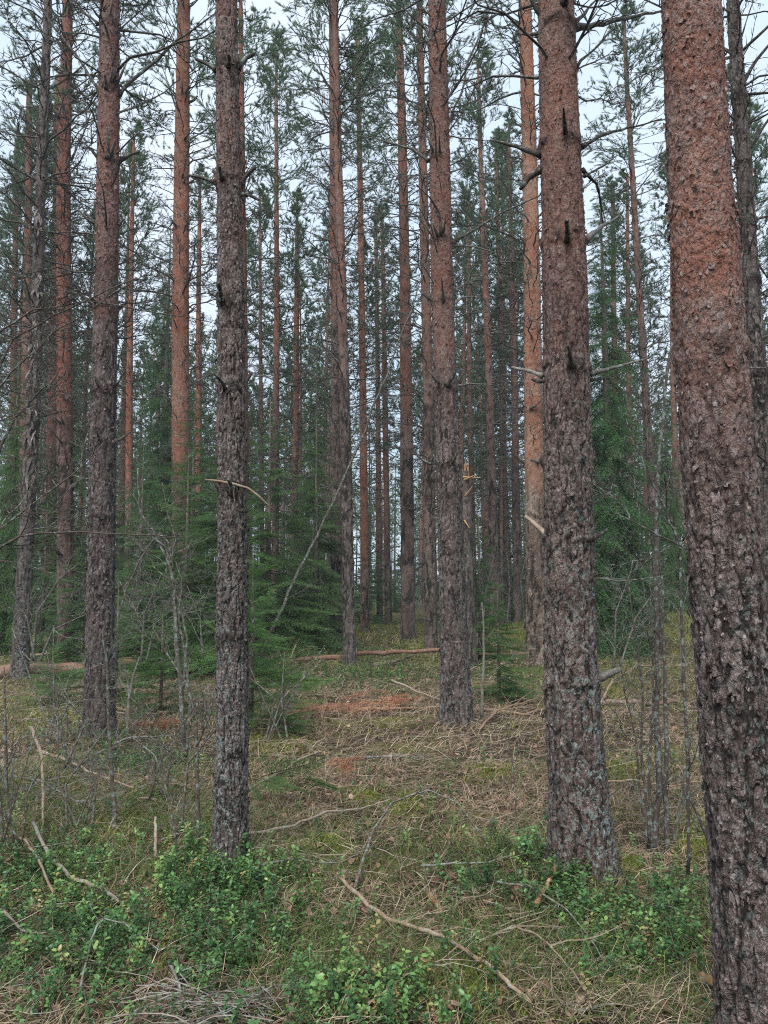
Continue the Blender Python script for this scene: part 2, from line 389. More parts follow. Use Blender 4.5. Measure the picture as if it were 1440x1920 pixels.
def spruce_spray(seed, L=1., nl=.017, sp=.009, wd=.0045, twsp=.036, coarse=False, droop=.25, twl=.36, hang=.15):
    """one flat needled spruce branch along +X"""
    r = R_(seed); n = 8; t = np.linspace(0, 1, n); main = np.zeros((n, 3)); main[:, 0] = L * t; main[:, 2] = -droop * L * t ** 1.6 + .10 * L * t ** 4; main[:, 1] = np.cumsum(r.randn(n)) * .01
    paths = [main[np.array([0, 2, 3, 5, 7])]]; rad = [.006]
    for i, tt in enumerate(np.arange(.14, .98, twsp / L)):
        for s in (-1, 1):
            if r.rand() < .1: continue
            q = tt * (n - 1); a = min(int(q), n - 2); st = main[a] * (1 - (q - a)) + main[a + 1] * (q - a)
            l = L * (twl * (1 - tt) ** .8 * min(1, .35 + tt * 2) + .05) * r.uniform(.65, 1.1); an = s * r.uniform(.65, 1.0)
            u = np.linspace(0, 1, 5); p = np.stack([l * u * math.cos(an), l * u * math.sin(an), -hang * l * u ** 1.5 * r.uniform(.3, 2.) + r.uniform(-.02, .05) * l * u], -1) + st
            paths.append(p); rad.append(.002)
            if l > .12 and not coarse:
                for s2 in (-1, 1):
                    b = r.randint(1, 3); l2 = l * r.uniform(.3, .5); a2 = an + s2 * .75
                    paths.append(np.stack([l2 * u * math.cos(a2), l2 * u * math.sin(a2), -hang * l2 * u], -1) + p[b]); rad.append(.0015)
    PA = np.array(paths); rr = np.array(rad)[:, None] * np.linspace(1, .4, 5)[None]
    g = [tubes(PA, rr, 3, c=.3, w=1.)]
    B, D, S = [], [], []
    for p in PA:
        l = np.linalg.norm(np.diff(p, axis=0), axis=1).sum(); m = max(2, int(l / sp)); u = (np.arange(m) + .5) / m * 4; a = np.minimum(u.astype(int), 3)
        st = p[a] + (p[a + 1] - p[a]) * (u - a)[:, None]; d = p[a + 1] - p[a]; d /= np.linalg.norm(d, axis=1, keepdims=True)
        side = np.cross(d, [0, 0, 1.]); side /= np.linalg.norm(side, axis=1, keepdims=True) + 1e-9
        for s in (-1, 1):
            dd = d * .75 + side * s * r.uniform(.5, .9, (m, 1)) + np.array([0, 0, 1.]) * r.uniform(-.15, .5, (m, 1)); B.append(st); D.append(dd)
    B = np.concatenate(B); D = np.concatenate(D); D /= np.linalg.norm(D, axis=1, keepdims=True); nn = len(B)
    W = np.cross(D, r.randn(nn, 3)); W /= np.linalg.norm(W, axis=1, keepdims=True); l = nl * r.uniform(.8, 1.2, (nn, 1))
    V = np.stack([B - W * wd / 2, B + W * wd / 2, B + D * l], 1).reshape(-1, 3)
    g.append(Geo(V, np.arange(nn * 3).reshape(-1, 3), c=np.repeat(np.clip(.3 + .25 * (B[:, 0] / L) + .15 * r.randn(nn), 0, 1), 3), w=0.))
    return Geo.join(g)
SPRAY = [spruce_spray(500 + i) for i in range(4)]
SPRAY_MID = [spruce_spray(510 + i, 1., .03, .022, .011, .045, True, .3, .34, .55) for i in range(4)]
def spruce_crown(seed, H, R, sprays, nwh, nper=5, base=.1, tilt=(.35, -.25), dens_top=1.):
    r = R_(seed); gs = {i: [] for i in range(len(sprays))}
    for i in range(nwh):
        f = (i + r.uniform(0, .8)) / nwh; z = base * H + (1 - base) * H * f
        for j in range(nper):
            l = (R * (1 - f) ** .85 + .12) * r.uniform(.65, 1.12)
            gs[r.randint(len(sprays))].append((r.uniform(0, 6.28), tilt[1] + (tilt[0] - tilt[1]) * f + r.uniform(-.32, .28), r.uniform(-.5, .5), l, z + r.uniform(-.08, .08), r.uniform(-.1, .2)))
    out = []
    for k, v in gs.items():
        if not v: continue
        v = np.array(v); M = rotz(v[:, 0]) @ roty(-v[:, 1]) @ rotx(v[:, 2]); s = np.stack([v[:, 3], v[:, 3], v[:, 3]], 1)
        t = np.zeros((len(v), 3)); t[:, 2] = v[:, 4]; out.append(sprays[k].inst(M, t, s, c=v[:, 5]))
    return Geo.join(out)

# ------------------------------------------------------------------ pine trunk
def smooth_path(zs, pts, vals):
    o = np.interp(zs, pts, vals); n = max(3, len(zs) // 14) | 1
    pad = n // 2; e = np.concatenate([o[0] - (o[1:pad + 1][::-1] - o[0]), o, o[-1] - (o[-pad - 1:-1][::-1] - o[-1])])
    k = np.hanning(n + 2)[1:-1]; return np.convolve(e, k / k.sum(), 'valid')
def trunk_geo(cx, cy_, zc, rc, z0, z1, D, seed, rust, lich, knots=(), flakes=0, flare=.3, plate=1.):
    if D < 3.2: nth, dz = 180, .0052
    elif D < 6: nth, dz = 150, .007
    elif D < 10: nth, dz = 80, .014
    elif D < 20: nth, dz = 34, .035
    else: nth, dz = 18, .08
    rg = R_(seed); zs = np.concatenate([np.arange(z0, min(z1, z0 + .45 * D + 7), dz), np.arange(min(z1, z0 + .45 * D + 7), z1, dz * 5), [z1]])
    zs = np.unique(zs)
    X, Y, Rr = smooth_path(zs, zc, cx), smooth_path(zs, zc, cy_), smooth_path(zs, zc, rc)
    th = np.arange(nth) * 2 * PI / nth; Z, TH = np.meshgrid(zs, th, indexing='ij')
    hh = Z - z0
    fl = 1 + flare * np.exp(-hh / .16) * (1 + .35 * np.cos(TH * (3 + seed % 3) + seed) * 1.5 + .25 * np.cos(TH * 7 + seed * 2))
    rad = Rr[:, None] * fl
    rad = rad * (1 + .06 * (fbm(np.stack([np.cos(TH) * 1.2, np.sin(TH) * 1.2, Z * 1.5], -1), seed, 2) - .5))
    cw = max(.024, .07 * min(1, 2.5 / nth * 20)) if D < 6 else max(.03, 2.6 * 2 * PI * float(np.mean(rc)) / nth)
    cw = {True: .017, False: cw * .85}[D < 6] * plate
    bx, by = np.cos(TH) * rad, np.sin(TH) * rad
    warp = np.stack([fbm(np.stack([bx, by, Z * .5], -1) * (1.2 / cw) * .35, seed + 11 * q, 2) - .5 for q in range(3)], -1)
    ru = rust(Z)
    q1 = np.stack([bx / cw, by / cw, Z / (cw * 4.2)], -1) + warp * np.array([.9, .9, 1.6])
    rid = 1 - np.abs(2 * fbm(q1 * .62, seed, 2) - 1) * 3.3; rid = np.clip(rid, 0, 1)      # narrow long fissures
    q3 = np.stack([bx / cw, by / cw, Z / (cw * 1.6)], -1) + warp * 1.2 + 9
    rid2 = np.clip(1 - np.abs(2 * fbm(q3 * .7, seed + 40, 2) - 1) * 3.6, 0, 1)
    e = 1 - np.clip(1.05 * rid ** 1.8 + .6 * rid2 ** 2.2, 0, 1)
    def terr(sc3, N, sd_):
        h = fbm(np.stack([bx, by, Z * sc3[1]], -1) * sc3[0] + warp * .5, sd_, 3) * N; f = np.floor(h); fr = h - f
        lev = hash3(f.astype(np.int64), np.floor(Z / (cw * 9)).astype(np.int64), np.floor(TH * 2).astype(np.int64) * 0, sd_)
        return fr, lev, h
    fa_, la_, ha_ = terr((.42 / cw, .5), 9, seed + 50)
    fb_, lb_, hb_ = terr((.62 / cw, .75), 10, seed + 60)
    cid = .6 * la_ + .4 * fbm(q1 * 2.1, seed + 8, 2); cid2 = .6 * lb_ + .4 * fbm(q3 * 1.8, seed + 9, 2)
    e2 = sstep(.0, .16, fb_) * (.55 + .45 * sstep(0, .2, fa_))
    amp = (.0105 if D < 12 else .014) * plate ** .5
    fine = fbm(np.stack([bx, by, Z], -1) * 60, seed + 3, 2) - .5
    dl = amp * (e ** .8 - .75) + .0055 * (fa_ - .5) * e + .003 * (cid - .5)
    du = .0042 * (fb_ - .5) + .004 * (fa_ - .5) + .002 * (cid2 - .5)
    if D > 6: du = du * (2.2 if D < 12 else 2.8)
    disp = dl * (1 - ru) + du * ru + fine * .004
    kn = np.zeros_like(Z)
    for (kz, ka) in knots:
        dth = np.angle(np.exp(1j * (TH - ka)))
        ks = 1.35 if D > 6 else 1.
        kn = np.maximum(kn, np.exp(-((Z - kz) / (.035 * ks)) ** 2 - (dth * Rr[:, None] / (.03 * ks)) ** 2))
    whz = sorted(set(round(k[0], 2) for k in knots))
    for kz in whz:
        rough = fbm(np.stack([bx, by, Z], -1) * 22, seed + 21, 2)
        disp = disp + .006 * np.exp(-((Z - kz) / .06) ** 2) * (rough * 2.4 - .9)
        kn = np.maximum(kn, .7 * np.exp(-((Z - kz + .03 * (rough - .5)) / .03) ** 2) * sstep(.5 if D > 6 else .55, .66, rough))
    disp = disp + .015 * kn
    rr = rad + disp
    V = np.stack([X[:, None] + np.cos(TH) * rr, Y[:, None] + np.sin(TH) * rr, Z], -1)
    N = len(zs); i, j = np.meshgrid(np.arange(N - 1), np.arange(nth), indexing='ij'); j2 = (j + 1) % nth
    Q = np.stack([i * nth + j, i * nth + j2, (i + 1) * nth + j2, (i + 1) * nth + j], -1)
    ed = e * (1 - ru) + (.25 + .75 * e2) * ru; cc = cid * (1 - ru) + cid2 * ru
    g = Geo(V, None, Q, e=ed.ravel(), c=cc.ravel(), r=ru.ravel(), l=lich(Z, TH).ravel(), k=kn.ravel())
    out = [g]
    if flakes:
        flakes = int(flakes * 1.5)
        zt = min(z1, z0 + .85 * D + 2.2)
        fz = rg.uniform(z0 + .05, zt, flakes); fa = rg.uniform(0, 2 * PI, flakes); iz = np.clip(np.searchsorted(zs, fz), 0, N - 1); ia = (fa / (2 * PI) * nth).astype(int) % nth
        c0 = V[iz, ia]; s = rg.uniform(.003, .0105, flakes) * (1.6 if D > 6 else 1)
        k = 6; a = np.arange(k) * 2 * PI / k; rj = rg.uniform(.35, 1.25, (flakes, k))
        lt = rg.uniform(0, 1, flakes) ** 3 * 1.1
        u = np.cos(a) * rj * s[:, None]; v = np.sin(a) * rj * s[:, None] * rg.uniform(.8, 2.1, (flakes, 1)); tiltd = rg.uniform(0, 6.28, (flakes, 1))
        nrm = (np.cos(a - tiltd) * .5 + .5) * s[:, None] * np.abs(lt)[:, None] * 1.5 + .0012
        er = np.stack([np.cos(fa), np.sin(fa), 0 * fa], -1)[:, None]; et = np.stack([-np.sin(fa), np.cos(fa), 0 * fa], -1)[:, None]
        FV = c0[:, None] + er * nrm[..., None] + et * u[..., None]; FV[..., 2] += v
        ctr = c0[:, None] + er * (.0015 + .25 * s[:, None, None] * lt[:, None, None])
        FV = np.concatenate([ctr, FV], 1)
        Tt = np.array([[0, q + 1, (q + 1) % k + 1] for q in range(k)])[None] + (np.arange(flakes) * (k + 1))[:, None, None]
        fr = ru[iz, ia]; lic = lich(fz[:, None], fa[:, None])[:, 0] * (rg.rand(flakes) < .5)
        out.append(Geo(FV, Tt, e=1., c=np.repeat(np.clip(rg.uniform(.15, .95, flakes), 0, 1), k + 1), r=np.repeat(fr * rg.uniform(.5, 1., flakes), k + 1), l=np.repeat(lic, k + 1), k=0.))
    return Geo.join(out)

TREES = {}
def px_branch(D, pts, r_px, seed, twigs=0, dd=0., k=6, tl=.3, rad0=.08):
    """a branch whose course was measured on the photograph, D metres ahead, running dd metres nearer/farther"""
    n = 4 * (len(pts) - 1) + 1; a = np.array(pts, float); t = np.linspace(0, len(pts) - 1, n)
    px, py = np.interp(t, range(len(pts)), a[:, 0]), np.interp(t, range(len(pts)), a[:, 1])
    r = R_(seed); m = np.array([P(x, y, D + dd * i / (n - 1)) for i, (x, y) in enumerate(zip(px, py))])
    L = np.linalg.norm(m[-1] - m[0]); m[1:] += np.cumsum(r.randn(n - 1, 3), 0) * .0045 * L
    if dd < 0: m[:, 1] -= rad0 * 1.02
    r0 = r_px / F * D * (1. if L < .25 else .8); tp = .45 if L < .25 else .7; rr = r0 * (1 - tp * np.linspace(0, 1, n)) * (1 + .1 * r.randn(n)); rr[0] *= 1.4; g = [tubes(m, rr, k, c=r.uniform(0, .6))]
    for i in range(twigs):
        t = r.uniform(.25, 1); j = min(int(t * (n - 1)), n - 2); d = m[j + 1] - m[j]
        b = dead_branch(seed * 7 + i, 1, .012, 4, 2, 6, 3)
        M = frame([d], r.uniform(0, 6.28)) @ rotz([r.uniform(.4, 1.) * r.choice([-1, 1])])
        l = tl * r.uniform(.5, 1.3); g.append(b.inst(M, m[j][None], [[l, l, l]]))
    return Geo.join(g)
def pine(name, label, base, path, D=None, rust=(900, 300, 1.), tint=(1, 1, 1), lich=.3, seed=1, H=19., branches=(), whorls=None, crown=None,
         flakes=0, group=None, cat='pine tree', plate=1., whl=1.1, hide=0, top=None, flare=.3, zs=None, wcol=None, cc=1., stubs=False):
    """base: (px, py) of the foot; path: (px, py, width in px) upwards"""
    g = G(*base) if D is None else P(base[0], base[1], D)
    D = g[1]; g[2] = float(gh(g[0], g[1])); z0 = g[2] - .08
    pts = sorted([(P(x, y, D)[2], P(x, y, D)[0], wd / F * D * .5 * math.cos(PITCH)) for x, y, wd in path])
    zc = [p[0] for p in pts]; xc = [p[1] for p in pts]; rc = [p[2] for p in pts]
    if zc[0] > z0 + .05: zc.insert(0, z0); xc.insert(0, g[0]); rc.insert(0, rc[0] * 1.03)
    ztop = top if top else H
    if zc[-1] < ztop:
        sl_ = (xc[-1] - xc[0]) / (zc[-1] - zc[0]); xc.append(xc[-1] + sl_ * .5 * (ztop - zc[-1])); rc.append(max(.03, rc[-1] * (.25 if not top else .8))); zc.append(ztop)
    rt = root('pine_tree' if cat == 'pine tree' else name, (g[0], D, g[2]), label, cat, group)
    rz = lambda y: P(0, y, D)[2]
    zlo, zhi, rm = rz(rust[0]), rz(rust[1]), rust[2]
    rf = lambda Z: rm * sstep(zlo, zhi, Z)
    sd = seed * 1.7
    lf = lambda Z, TH: np.clip(lich * (1.25 - .45 * (Z - z0)) + .15 * lich, 0, 1) * (.45 + .55 * np.cos(TH - sd) ** 2)
    r = R_(seed + 900); knots = []
    if whorls is None: whorls = list(np.arange(z0 + r.uniform(1.2, 1.8), min(ztop, 14), r.uniform(.42, .6)))
    else: whorls = [rz(y) for y in whorls]
    for z in whorls:
        z += r.uniform(-.03, .03)
        for q in range(r.randint(2, 5)): knots.append((z, r.uniform(0, 6.28)))
    geo = trunk_geo(np.array(xc), np.full(len(xc), D), np.array(zc), np.array(rc), z0, ztop, D, seed, rf, lf, knots, flakes, flare, plate)
    ob('trunk', mesh('trunk', geo, M_BARK, (g[0], D, g[2]), True), rt, color=tint)
    for i, b in enumerate(branches):
        pl, rp = b[0], b[1]; tw = b[2] if len(b) > 2 else 0; dd = b[3] if len(b) > 3 else 0.; mt = b[4] if len(b) > 4 else M_DEAD
        bo = ob('branch', mesh('branch', px_branch(D, pl, rp, seed * 31 + i, tw, dd, rad0=float(np.interp(P(*pl[0], D)[2], zc, rc))), mt, (g[0], D, g[2]), True), rt, color=(1, 1, 1))
    if stubs:                                  # snapped branch stubs at the whorls
        zt = min(ztop, CAMZ + .9 * D + .3)
        for q, (kz, ka) in enumerate(knots):
            if kz > zt or math.sin(ka) > .45: continue
            rr_ = float(np.interp(kz, zc, rc)); l = r.uniform(.05, .2) + .02 * D * .5; d = np.array([math.cos(ka), math.sin(ka), r.uniform(.2, 1.2)]); d /= np.linalg.norm(d)
            b0 = np.array([float(np.interp(kz, zc, xc)) + math.cos(ka) * rr_ * .8, D + math.sin(ka) * rr_ * .8, kz]); w0 = r.uniform(.008, .015) * (1 + D * .02)
            m_ = np.array([b0, b0 + d * l * .5 + [0, 0, -.01], b0 + d * l + [0, 0, .02]])
            ob('branch_stub', mesh('branch_stub', tubes(m_, [w0 * 1.5, w0, w0 * .6], 5, c=r.rand()), M_DEAD, (g[0], D, g[2]), True), rt, color=(1, 1, 1))
    if zs:                                     # dead twiggy whorls between two heights
        src = WH_MID if D < 21 else WH_FAR
        z = zs[0]
        while z < zs[1]:
            o = ob('branch_whorl', src[r.randint(len(src))], rt, (float(np.interp(z, zc, xc)) - g[0], 0, z - g[2]), color=wcol or (1, 1, 1))
            f = (z - zs[0]) / max(.1, zs[1] - zs[0]); s = whl * r.uniform(.6, 1.15) * (.6 + .4 * min(1, f * 3)); o.scale = (s, s, s); o.rotation_euler[2] = r.uniform(0, 6.28)
            z += r.uniform(.3, .48)
    if crown:
        m = (CROWN if D < 26 else CROWN_FAR)[seed % 3]
        o = ob('crown', m, rt, (float(np.interp(crown, zc, xc)) - g[0], 0, crown - g[2]), color=(cc, cc, cc)); o.rotation_euler[2] = seed; s = (ztop + .3 - crown) / 9.3; o.scale = (s * .5 + .5, s * .5 + .5, s)
    TREES[name] = rt
    return rt

# ================================================================== THE SETTING: ground
def axis(a, b, fine, lim, n):
    """grid lines: fine steps inside [-a, b], growing to lim outside"""
    core = np.arange(a, b, fine); gr = fine * 1.12 ** np.arange(1, n); return core, np.cumsum(gr)
cx, gx = axis(-7, 8, .04, 600, 90); cyy, gy = axis(1.2, 16, .04, 600, 90)
gx = gx[gx < 260]; gy = gy[gy < 270]
gxs = np.concatenate([-7 - gx[::-1], cx, 8 + gx]); gys = np.concatenate([1.2 - gy[::-1][gy[::-1] < 60], cyy, 16 + gy])
GX, GY = np.meshgrid(gxs, gys, indexing='xy')
near = sstep(14, 9, np.abs(GX)) * sstep(30, 16, GY) * sstep(-3, 0, GY)
GZ = gh(GX, GY) + near * ((fbm2(GX, GY, 5, 31) - .5) * .07 + (fbm2(GX, GY, 18, 37, 2) - .5) * .03)
# moss cushions, placed where the photograph shows them: (px, py, half width, half height) -> patches on the ground
MOSS = [(1148, 1440, 60, 26), (762, 1508, 34, 20), (1310, 1580, 55, 40), (222, 1560, 60, 32), (100, 1345, 110, 40), (850, 1840, 110, 50), (520, 1400, 60, 20), (690, 1490, 40, 18),
        (1120, 1190, 90, 26), (1230, 1180, 110, 24), (985, 1185, 60, 22), (790, 1215, 20, 10), (1140, 1290, 60, 24), (1290, 1430, 70, 26), (930, 1450, 50, 14), (700, 1160, 120, 20),
        (1180, 1640, 40, 20), (300, 1500, 50, 18), (980, 1610, 60, 24), (40, 1480, 70, 26), (620, 1590, 60, 18), (430, 1560, 60, 20)]
BERRY = [(90, 1760, 210, 150), (330, 1800, 240, 110), (430, 1690, 150, 60), (330, 1640, 80, 40), (700, 1880, 210, 60), (1080, 1690, 60, 50), (1030, 1640, 70, 40), (930, 1640, 70, 36), (1160, 1740, 90, 50),
         (680, 1272, 130, 26), (560, 1265, 60, 20), (250, 1420, 140, 30), (1020, 1280, 40, 24), (1230, 1790, 110, 60), (160, 1400, 60, 22), (1290, 1690, 60, 30)]
GREEN = [(880, 1760, 210, 120), (1150, 1830, 200, 110), (620, 1780, 150, 80), (60, 1560, 110, 70), (850, 1600, 160, 40), (350, 1560, 150, 60), (560, 1620, 70, 40), (300, 1250, 300, 60), (700, 1240, 260, 40), (1250, 1250, 200, 60), (150, 1650, 200, 40), (700, 1170, 500, 26)]
def blobs(B, x, y):
    px, py = proj(x, y, 0 * x); m = 0
    for a, b, c, d in B: m = np.maximum(m, np.exp(-((px - a) / c) ** 2 - ((py - b) / d) ** 2))
    return m * (y > 1.0)
GM = np.clip(blobs(MOSS, GX, GY) * 1.3 - .1 + (fbm2(GX, GY, 3, 77) - .5) * .6, 0, 1)
GM = np.where(GY > 9, np.maximum(GM, sstep(9, 14, GY) * .75 * sstep(.35, .6, fbm2(GX, GY, .9, 81))), GM)
GM = np.where(GY > 28, .35, GM)
GZ = GZ + near * .05 * GM
for a in ((1098, 1650), (430, 1640), (857, 1366), (186, 1392), (36, 1283), (1010, 1258)):
    p = G(*a); GZ = GZ + .09 * np.exp(-((GX - p[0]) ** 2 + (GY - p[1]) ** 2) / .32 ** 2)
ny, nx = GX.shape; i, j = np.meshgrid(np.arange(ny - 1), np.arange(nx - 1), indexing='ij')
Q = np.stack([i * nx + j, i * nx + j + 1, (i + 1) * nx + j + 1, (i + 1) * nx + j], -1)
tag(ob('ground', mesh('ground', Geo(np.stack([GX, GY, GZ], -1), None, Q, m=GM.ravel()), M_GROUND, (0, 0, 0), True)), kind='structure')
def gz(x, y):     # height of the finished sheet, bilinear
    a = np.clip(np.searchsorted(gxs, x) - 1, 0, nx - 2); b = np.clip(np.searchsorted(gys, y) - 1, 0, ny - 2)
    u = (x - gxs[a]) / (gxs[a + 1] - gxs[a]); v = (y - gys[b]) / (gys[b + 1] - gys[b])
    return GZ[b, a] * (1 - u) * (1 - v) + GZ[b, a + 1] * u * (1 - v) + GZ[b + 1, a] * (1 - u) * v + GZ[b + 1, a + 1] * u * v

def scatter(n, y0, y1, seed, dens=None, margin=1.35):
    """points on the ground, uniform per square metre inside a wedge wider than the view"""
    r = R_(seed); m = int(n * 1.0); y = np.sqrt(r.uniform(y0 ** 2, y1 ** 2, m)); x = r.uniform(-1, 1, m) * (y * .52 * margin + .5)
    if dens is not None:
        k = r.rand(m) < dens(x, y); x, y = x[k], y[k]
    return x, y, gz(x, y), r
def blades(x, y, z, r, L, W, lean, curl, c, n=4):
    M = len(x); az = r.uniform(0, 6.28, M); t = np.linspace(0, 1, n)[None]; L = L[:, None]; lean = lean[:, None]; curl = curl[:, None]
    ang = lean + curl * t; ds = L / (n - 1)
    hx = np.cumsum(np.sin(ang) * ds, 1) - np.sin(ang[:, :1]) * ds; hz = np.cumsum(np.cos(ang) * ds, 1) - np.cos(ang[:, :1]) * ds
    a2 = az[:, None] + r.randn(M, 1) * .8 * t
    px = x[:, None] + np.cos(a2) * hx; py = y[:, None] + np.sin(a2) * hx; pz = z[:, None] + np.maximum(hz, .0) + .003
    C = np.stack([px, py, pz], -1); wd = (W[:, None] * (1 - t) ** .6 * .5 + .0003)[..., None]
    wa = r.uniform(-1, 1, M)[:, None] * .6 + az[:, None] + PI / 2; S = np.stack([np.cos(wa), np.sin(wa), 0.25 * np.ones_like(wa)], -1) * wd
    V = np.stack([C - S, C + S], 2).reshape(M, 2 * n, 3)
    q = np.array([[2 * i, 2 * i + 1, 2 * i + 3, 2 * i + 2] for i in range(n - 1)])
    return Geo(V, None, q[None] + (np.arange(M) * 2 * n)[:, None, None], c=np.repeat(c, 2 * n))
def stuff(name, g, mat, smooth=False): return tag(ob(name, mesh(name, g, mat, (0, 0, 0), smooth)), kind='stuff')
u_ = lambda r, a, b, n: r.uniform(a, b, n)
# dry grass and straw: thick mat near, coarser farther off
gs = []
for (n, y0, y1, l0, l1, wd, sd) in ((125000, 1.6, 6.5, .05, .18, .0029, 1), (85000, 6.5, 12, .07, .22, .005, 2), (60000, 12, 30, .12, .32, .011, 3)):
    dn = lambda x, y: (.35 + .65 * sstep(.35, .6, fbm2(x, y, 1.7, 12))) * (1 - .55 * np.clip(blobs(BERRY, x, y), 0, 1)) * (1 - .6 * np.clip(blobs(MOSS, x, y), 0, 1))
    x, y, z, r = scatter(n, y0, y1, sd, dn); M = len(x)
    gs.append(blades(x, y, z, r, u_(r, l0, l1, M), wd * u_(r, .6, 1.2, M), u_(r, .5, 1.55, M), u_(r, .1, 1.1, M), np.clip(.35 + .25 * r.randn(M) + .3 * (fbm2(x, y, 2.5, 41) - .5), 0, 1)))
stuff('dry_grass', Geo.join(gs), M_STRAW)
# green grass
gs = []
for (n, y0, y1, l0, l1, wd, sd) in ((85000, 1.6, 6.5, .07, .26, .003, 4), (30000, 6.5, 14, .1, .26, .0055, 5), (22000, 14, 32, .15, .35, .012, 6)):
    dn = lambda x, y: np.clip(.10 + .95 * blobs(GREEN, x, y), 0, 1) * sstep(.25, .55, fbm2(x, y, 3.1, 15)) * (1 if y0 < 14 else .8) + (.25 if y0 >= 14 else 0)
    x, y, z, r = scatter(n, y0, y1, sd, dn); M = len(x)
    gs.append(blades(x, y, z, r, u_(r, l0, l1, M), wd * u_(r, .6, 1.2, M), u_(r, .0, .8, M), u_(r, .5, 1.9, M), np.clip(.4 + .25 * r.randn(M), 0, 1)))
stuff('green_grass', Geo.join(gs), M_GRASS)
# moss: short dense fronds
gs = []
for (n, y0, y1, l, wd, sd) in ((230000, 1.6, 6.5, .028, .008, 7), (110000, 6.5, 14, .045, .014, 8), (110000, 14, 30, .08, .035, 9)):
    dn = lambda x, y: np.clip(blobs(MOSS, x, y) * 1.2 - .05, 0, 1) * sstep(.3, .5, fbm2(x, y, 5, 19)) + .22 * sstep(.48, .6, fbm2(x, y, 2.2, 23)) + (.12 if y0 > 10 else 0)
    x, y, z, r = scatter(n, y0, y1, sd, dn); M = len(x)
    gs.append(blades(x, y, z, r, l * u_(r, .6, 1.5, M), wd * u_(r, .6, 1.2, M), u_(r, .0, .9, M), u_(r, 0, .8, M), np.clip(.55 + .22 * r.randn(M), 0, 1), 3))
stuff('moss', Geo.join(gs), M_MOSS)
# pine-needle and leaf litter
def leaf_t(seed, curl=.5, n=1.):
    r = R_(seed); g = np.array([[u, v] for u in (-1, -.5, 0, .5, 1) for v in (-1, 0, 1)], float)
    wv = np.array([.12, .8, 1., .75, .08])[((g[:, 0] + 1) * 2).astype(int)]
    V = np.stack([g[:, 0] * .5, g[:, 1] * .33 * wv * r.uniform(.8, 1.2, 15), curl * (.25 * (g[:, 0] * r.uniform(.3, 1)) ** 2 + .2 * np.abs(g[:, 1]) * r.uniform(.2, 1)) + .05 * r.randn(15) * n], -1)
    return Geo(V, None, [[a * 3 + b, a * 3 + 3 + b, a * 3 + 4 + b, a * 3 + 1 + b] for a in range(4) for b in range(2)], c=.08 * r.randn(15))
LF = [leaf_t(600 + i) for i in range(6)]
gs = []
for (n, y0, y1, s0, s1, sd) in ((12000, 1.6, 7, .014, .06, 10), (6000, 7, 15, .03, .08, 11)):
    x, y, z, r = scatter(n, y0, y1, sd, lambda x, y: .25 + .75 * sstep(.45, .6, fbm2(x, y, 1.3, 44))); M = len(x); k = r.randint(0, 6, M)
    for i in range(6):
        s = k == i; m = s.sum()
        gs.append(LF[i].inst(rotz(u_(r, 0, 6.3, m)) @ roty(.5 * r.randn(m)) @ rotx(.6 * r.randn(m)), np.stack([x[s], y[s], z[s] + .012], -1), u_(r, s0, s1, m), c=np.clip(.4 + .25 * r.randn(m), 0, 1)))
stuff('fallen_leaves', Geo.join(gs), M_LITTER, True)
# loose twigs
gs = []
for (n, y0, y1, l0, l1, rr0, sd) in ((4200, 1.6, 7, .06, .5, .0024, 12), (3200, 7, 16, .15, .9, .004, 13), (700, 16, 32, .3, 1.4, .009, 14)):
    x, y, z, r = scatter(n, y0, y1, sd); M = len(x); t = np.linspace(0, 1, 5)[None]; L = u_(r, l0, l1, M)[:, None] * r.uniform(.4, 1, (M, 1)); az = u_(r, 0, 6.28, M)[:, None] + np.cumsum(.28 * r.randn(M, 5), 1)
    px = x[:, None] + np.cumsum(np.cos(az) * L / 4, 1); py = y[:, None] + np.cumsum(np.sin(az) * L / 4, 1)
    pz = gz(px.ravel(), py.ravel()).reshape(M, 5) + .006 + .03 * r.rand(M, 1) + (r.uniform(-.05, .22, (M, 1)) * t).clip(0) * L
    gs.append(tubes(np.stack([px, py, pz], -1), (rr0 * r.uniform(.5, 1.4, (M, 1))) * (1 - .6 * t), 3, c=r.rand(M)))
stuff('twig_litter', Geo.join(gs), M_STICK)
# lingonberry and bilberry shrublets
def leafgeo(l, wd, seed):
    r = R_(seed); f = .18
    V = [[0, 0, 0], [l * .35, wd * .5, f * wd], [l * .35, 0, 0], [l * .35, -wd * .5, f * wd], [l * .75, wd * .42, f * wd - .1 * l], [l * .75, 0, -.08 * l], [l * .75, -wd * .42, f * wd - .1 * l], [l, 0, -.14 * l]]
    return Geo(V, [[0, 2, 1], [0, 3, 2], [4, 5, 7], [5, 6, 7]], [[1, 2, 5, 4], [2, 3, 6, 5]], c=0., w=0.)
def sprig(seed, h=.13, nl=13, l=.02, wd=.012):
    r = R_(seed); st = seg_path(r, h, 6, .5) @ roty([-PI / 2 + r.uniform(-.4, .4)])[0].T; g = [tubes(st, np.linspace(.0014, .0008, 6), 3, c=.5, w=1.)]
    t = np.linspace(.22, 1, nl) ; q = t * 4.99; a = q.astype(int); p = st[a] + (st[a + 1] - st[a]) * (q - a)[:, None]
    az = np.arange(nl) * 2.4 + r.uniform(-.4, .4, nl); el = r.uniform(-.1, .8, nl)
    g.append(leafgeo(l, wd, seed).inst(rotz(az) @ roty(-el) @ rotx(.4 * r.randn(nl)), p, r.uniform(.65, 1.15, nl), c=.12 * r.randn(nl)))
    return Geo.join(g)
SP = [sprig(700 + i, .12 + .012 * i, 16 + i, .023, .0135) for i in range(5)]
SP += [sprig(720 + i, .10 + .012 * i, 26 + 2 * i, .0145, .0065) for i in range(3)] + [sprig(730, .17, 20, .027, .017), sprig(731, .09, 10, .017, .012)]
gs = []
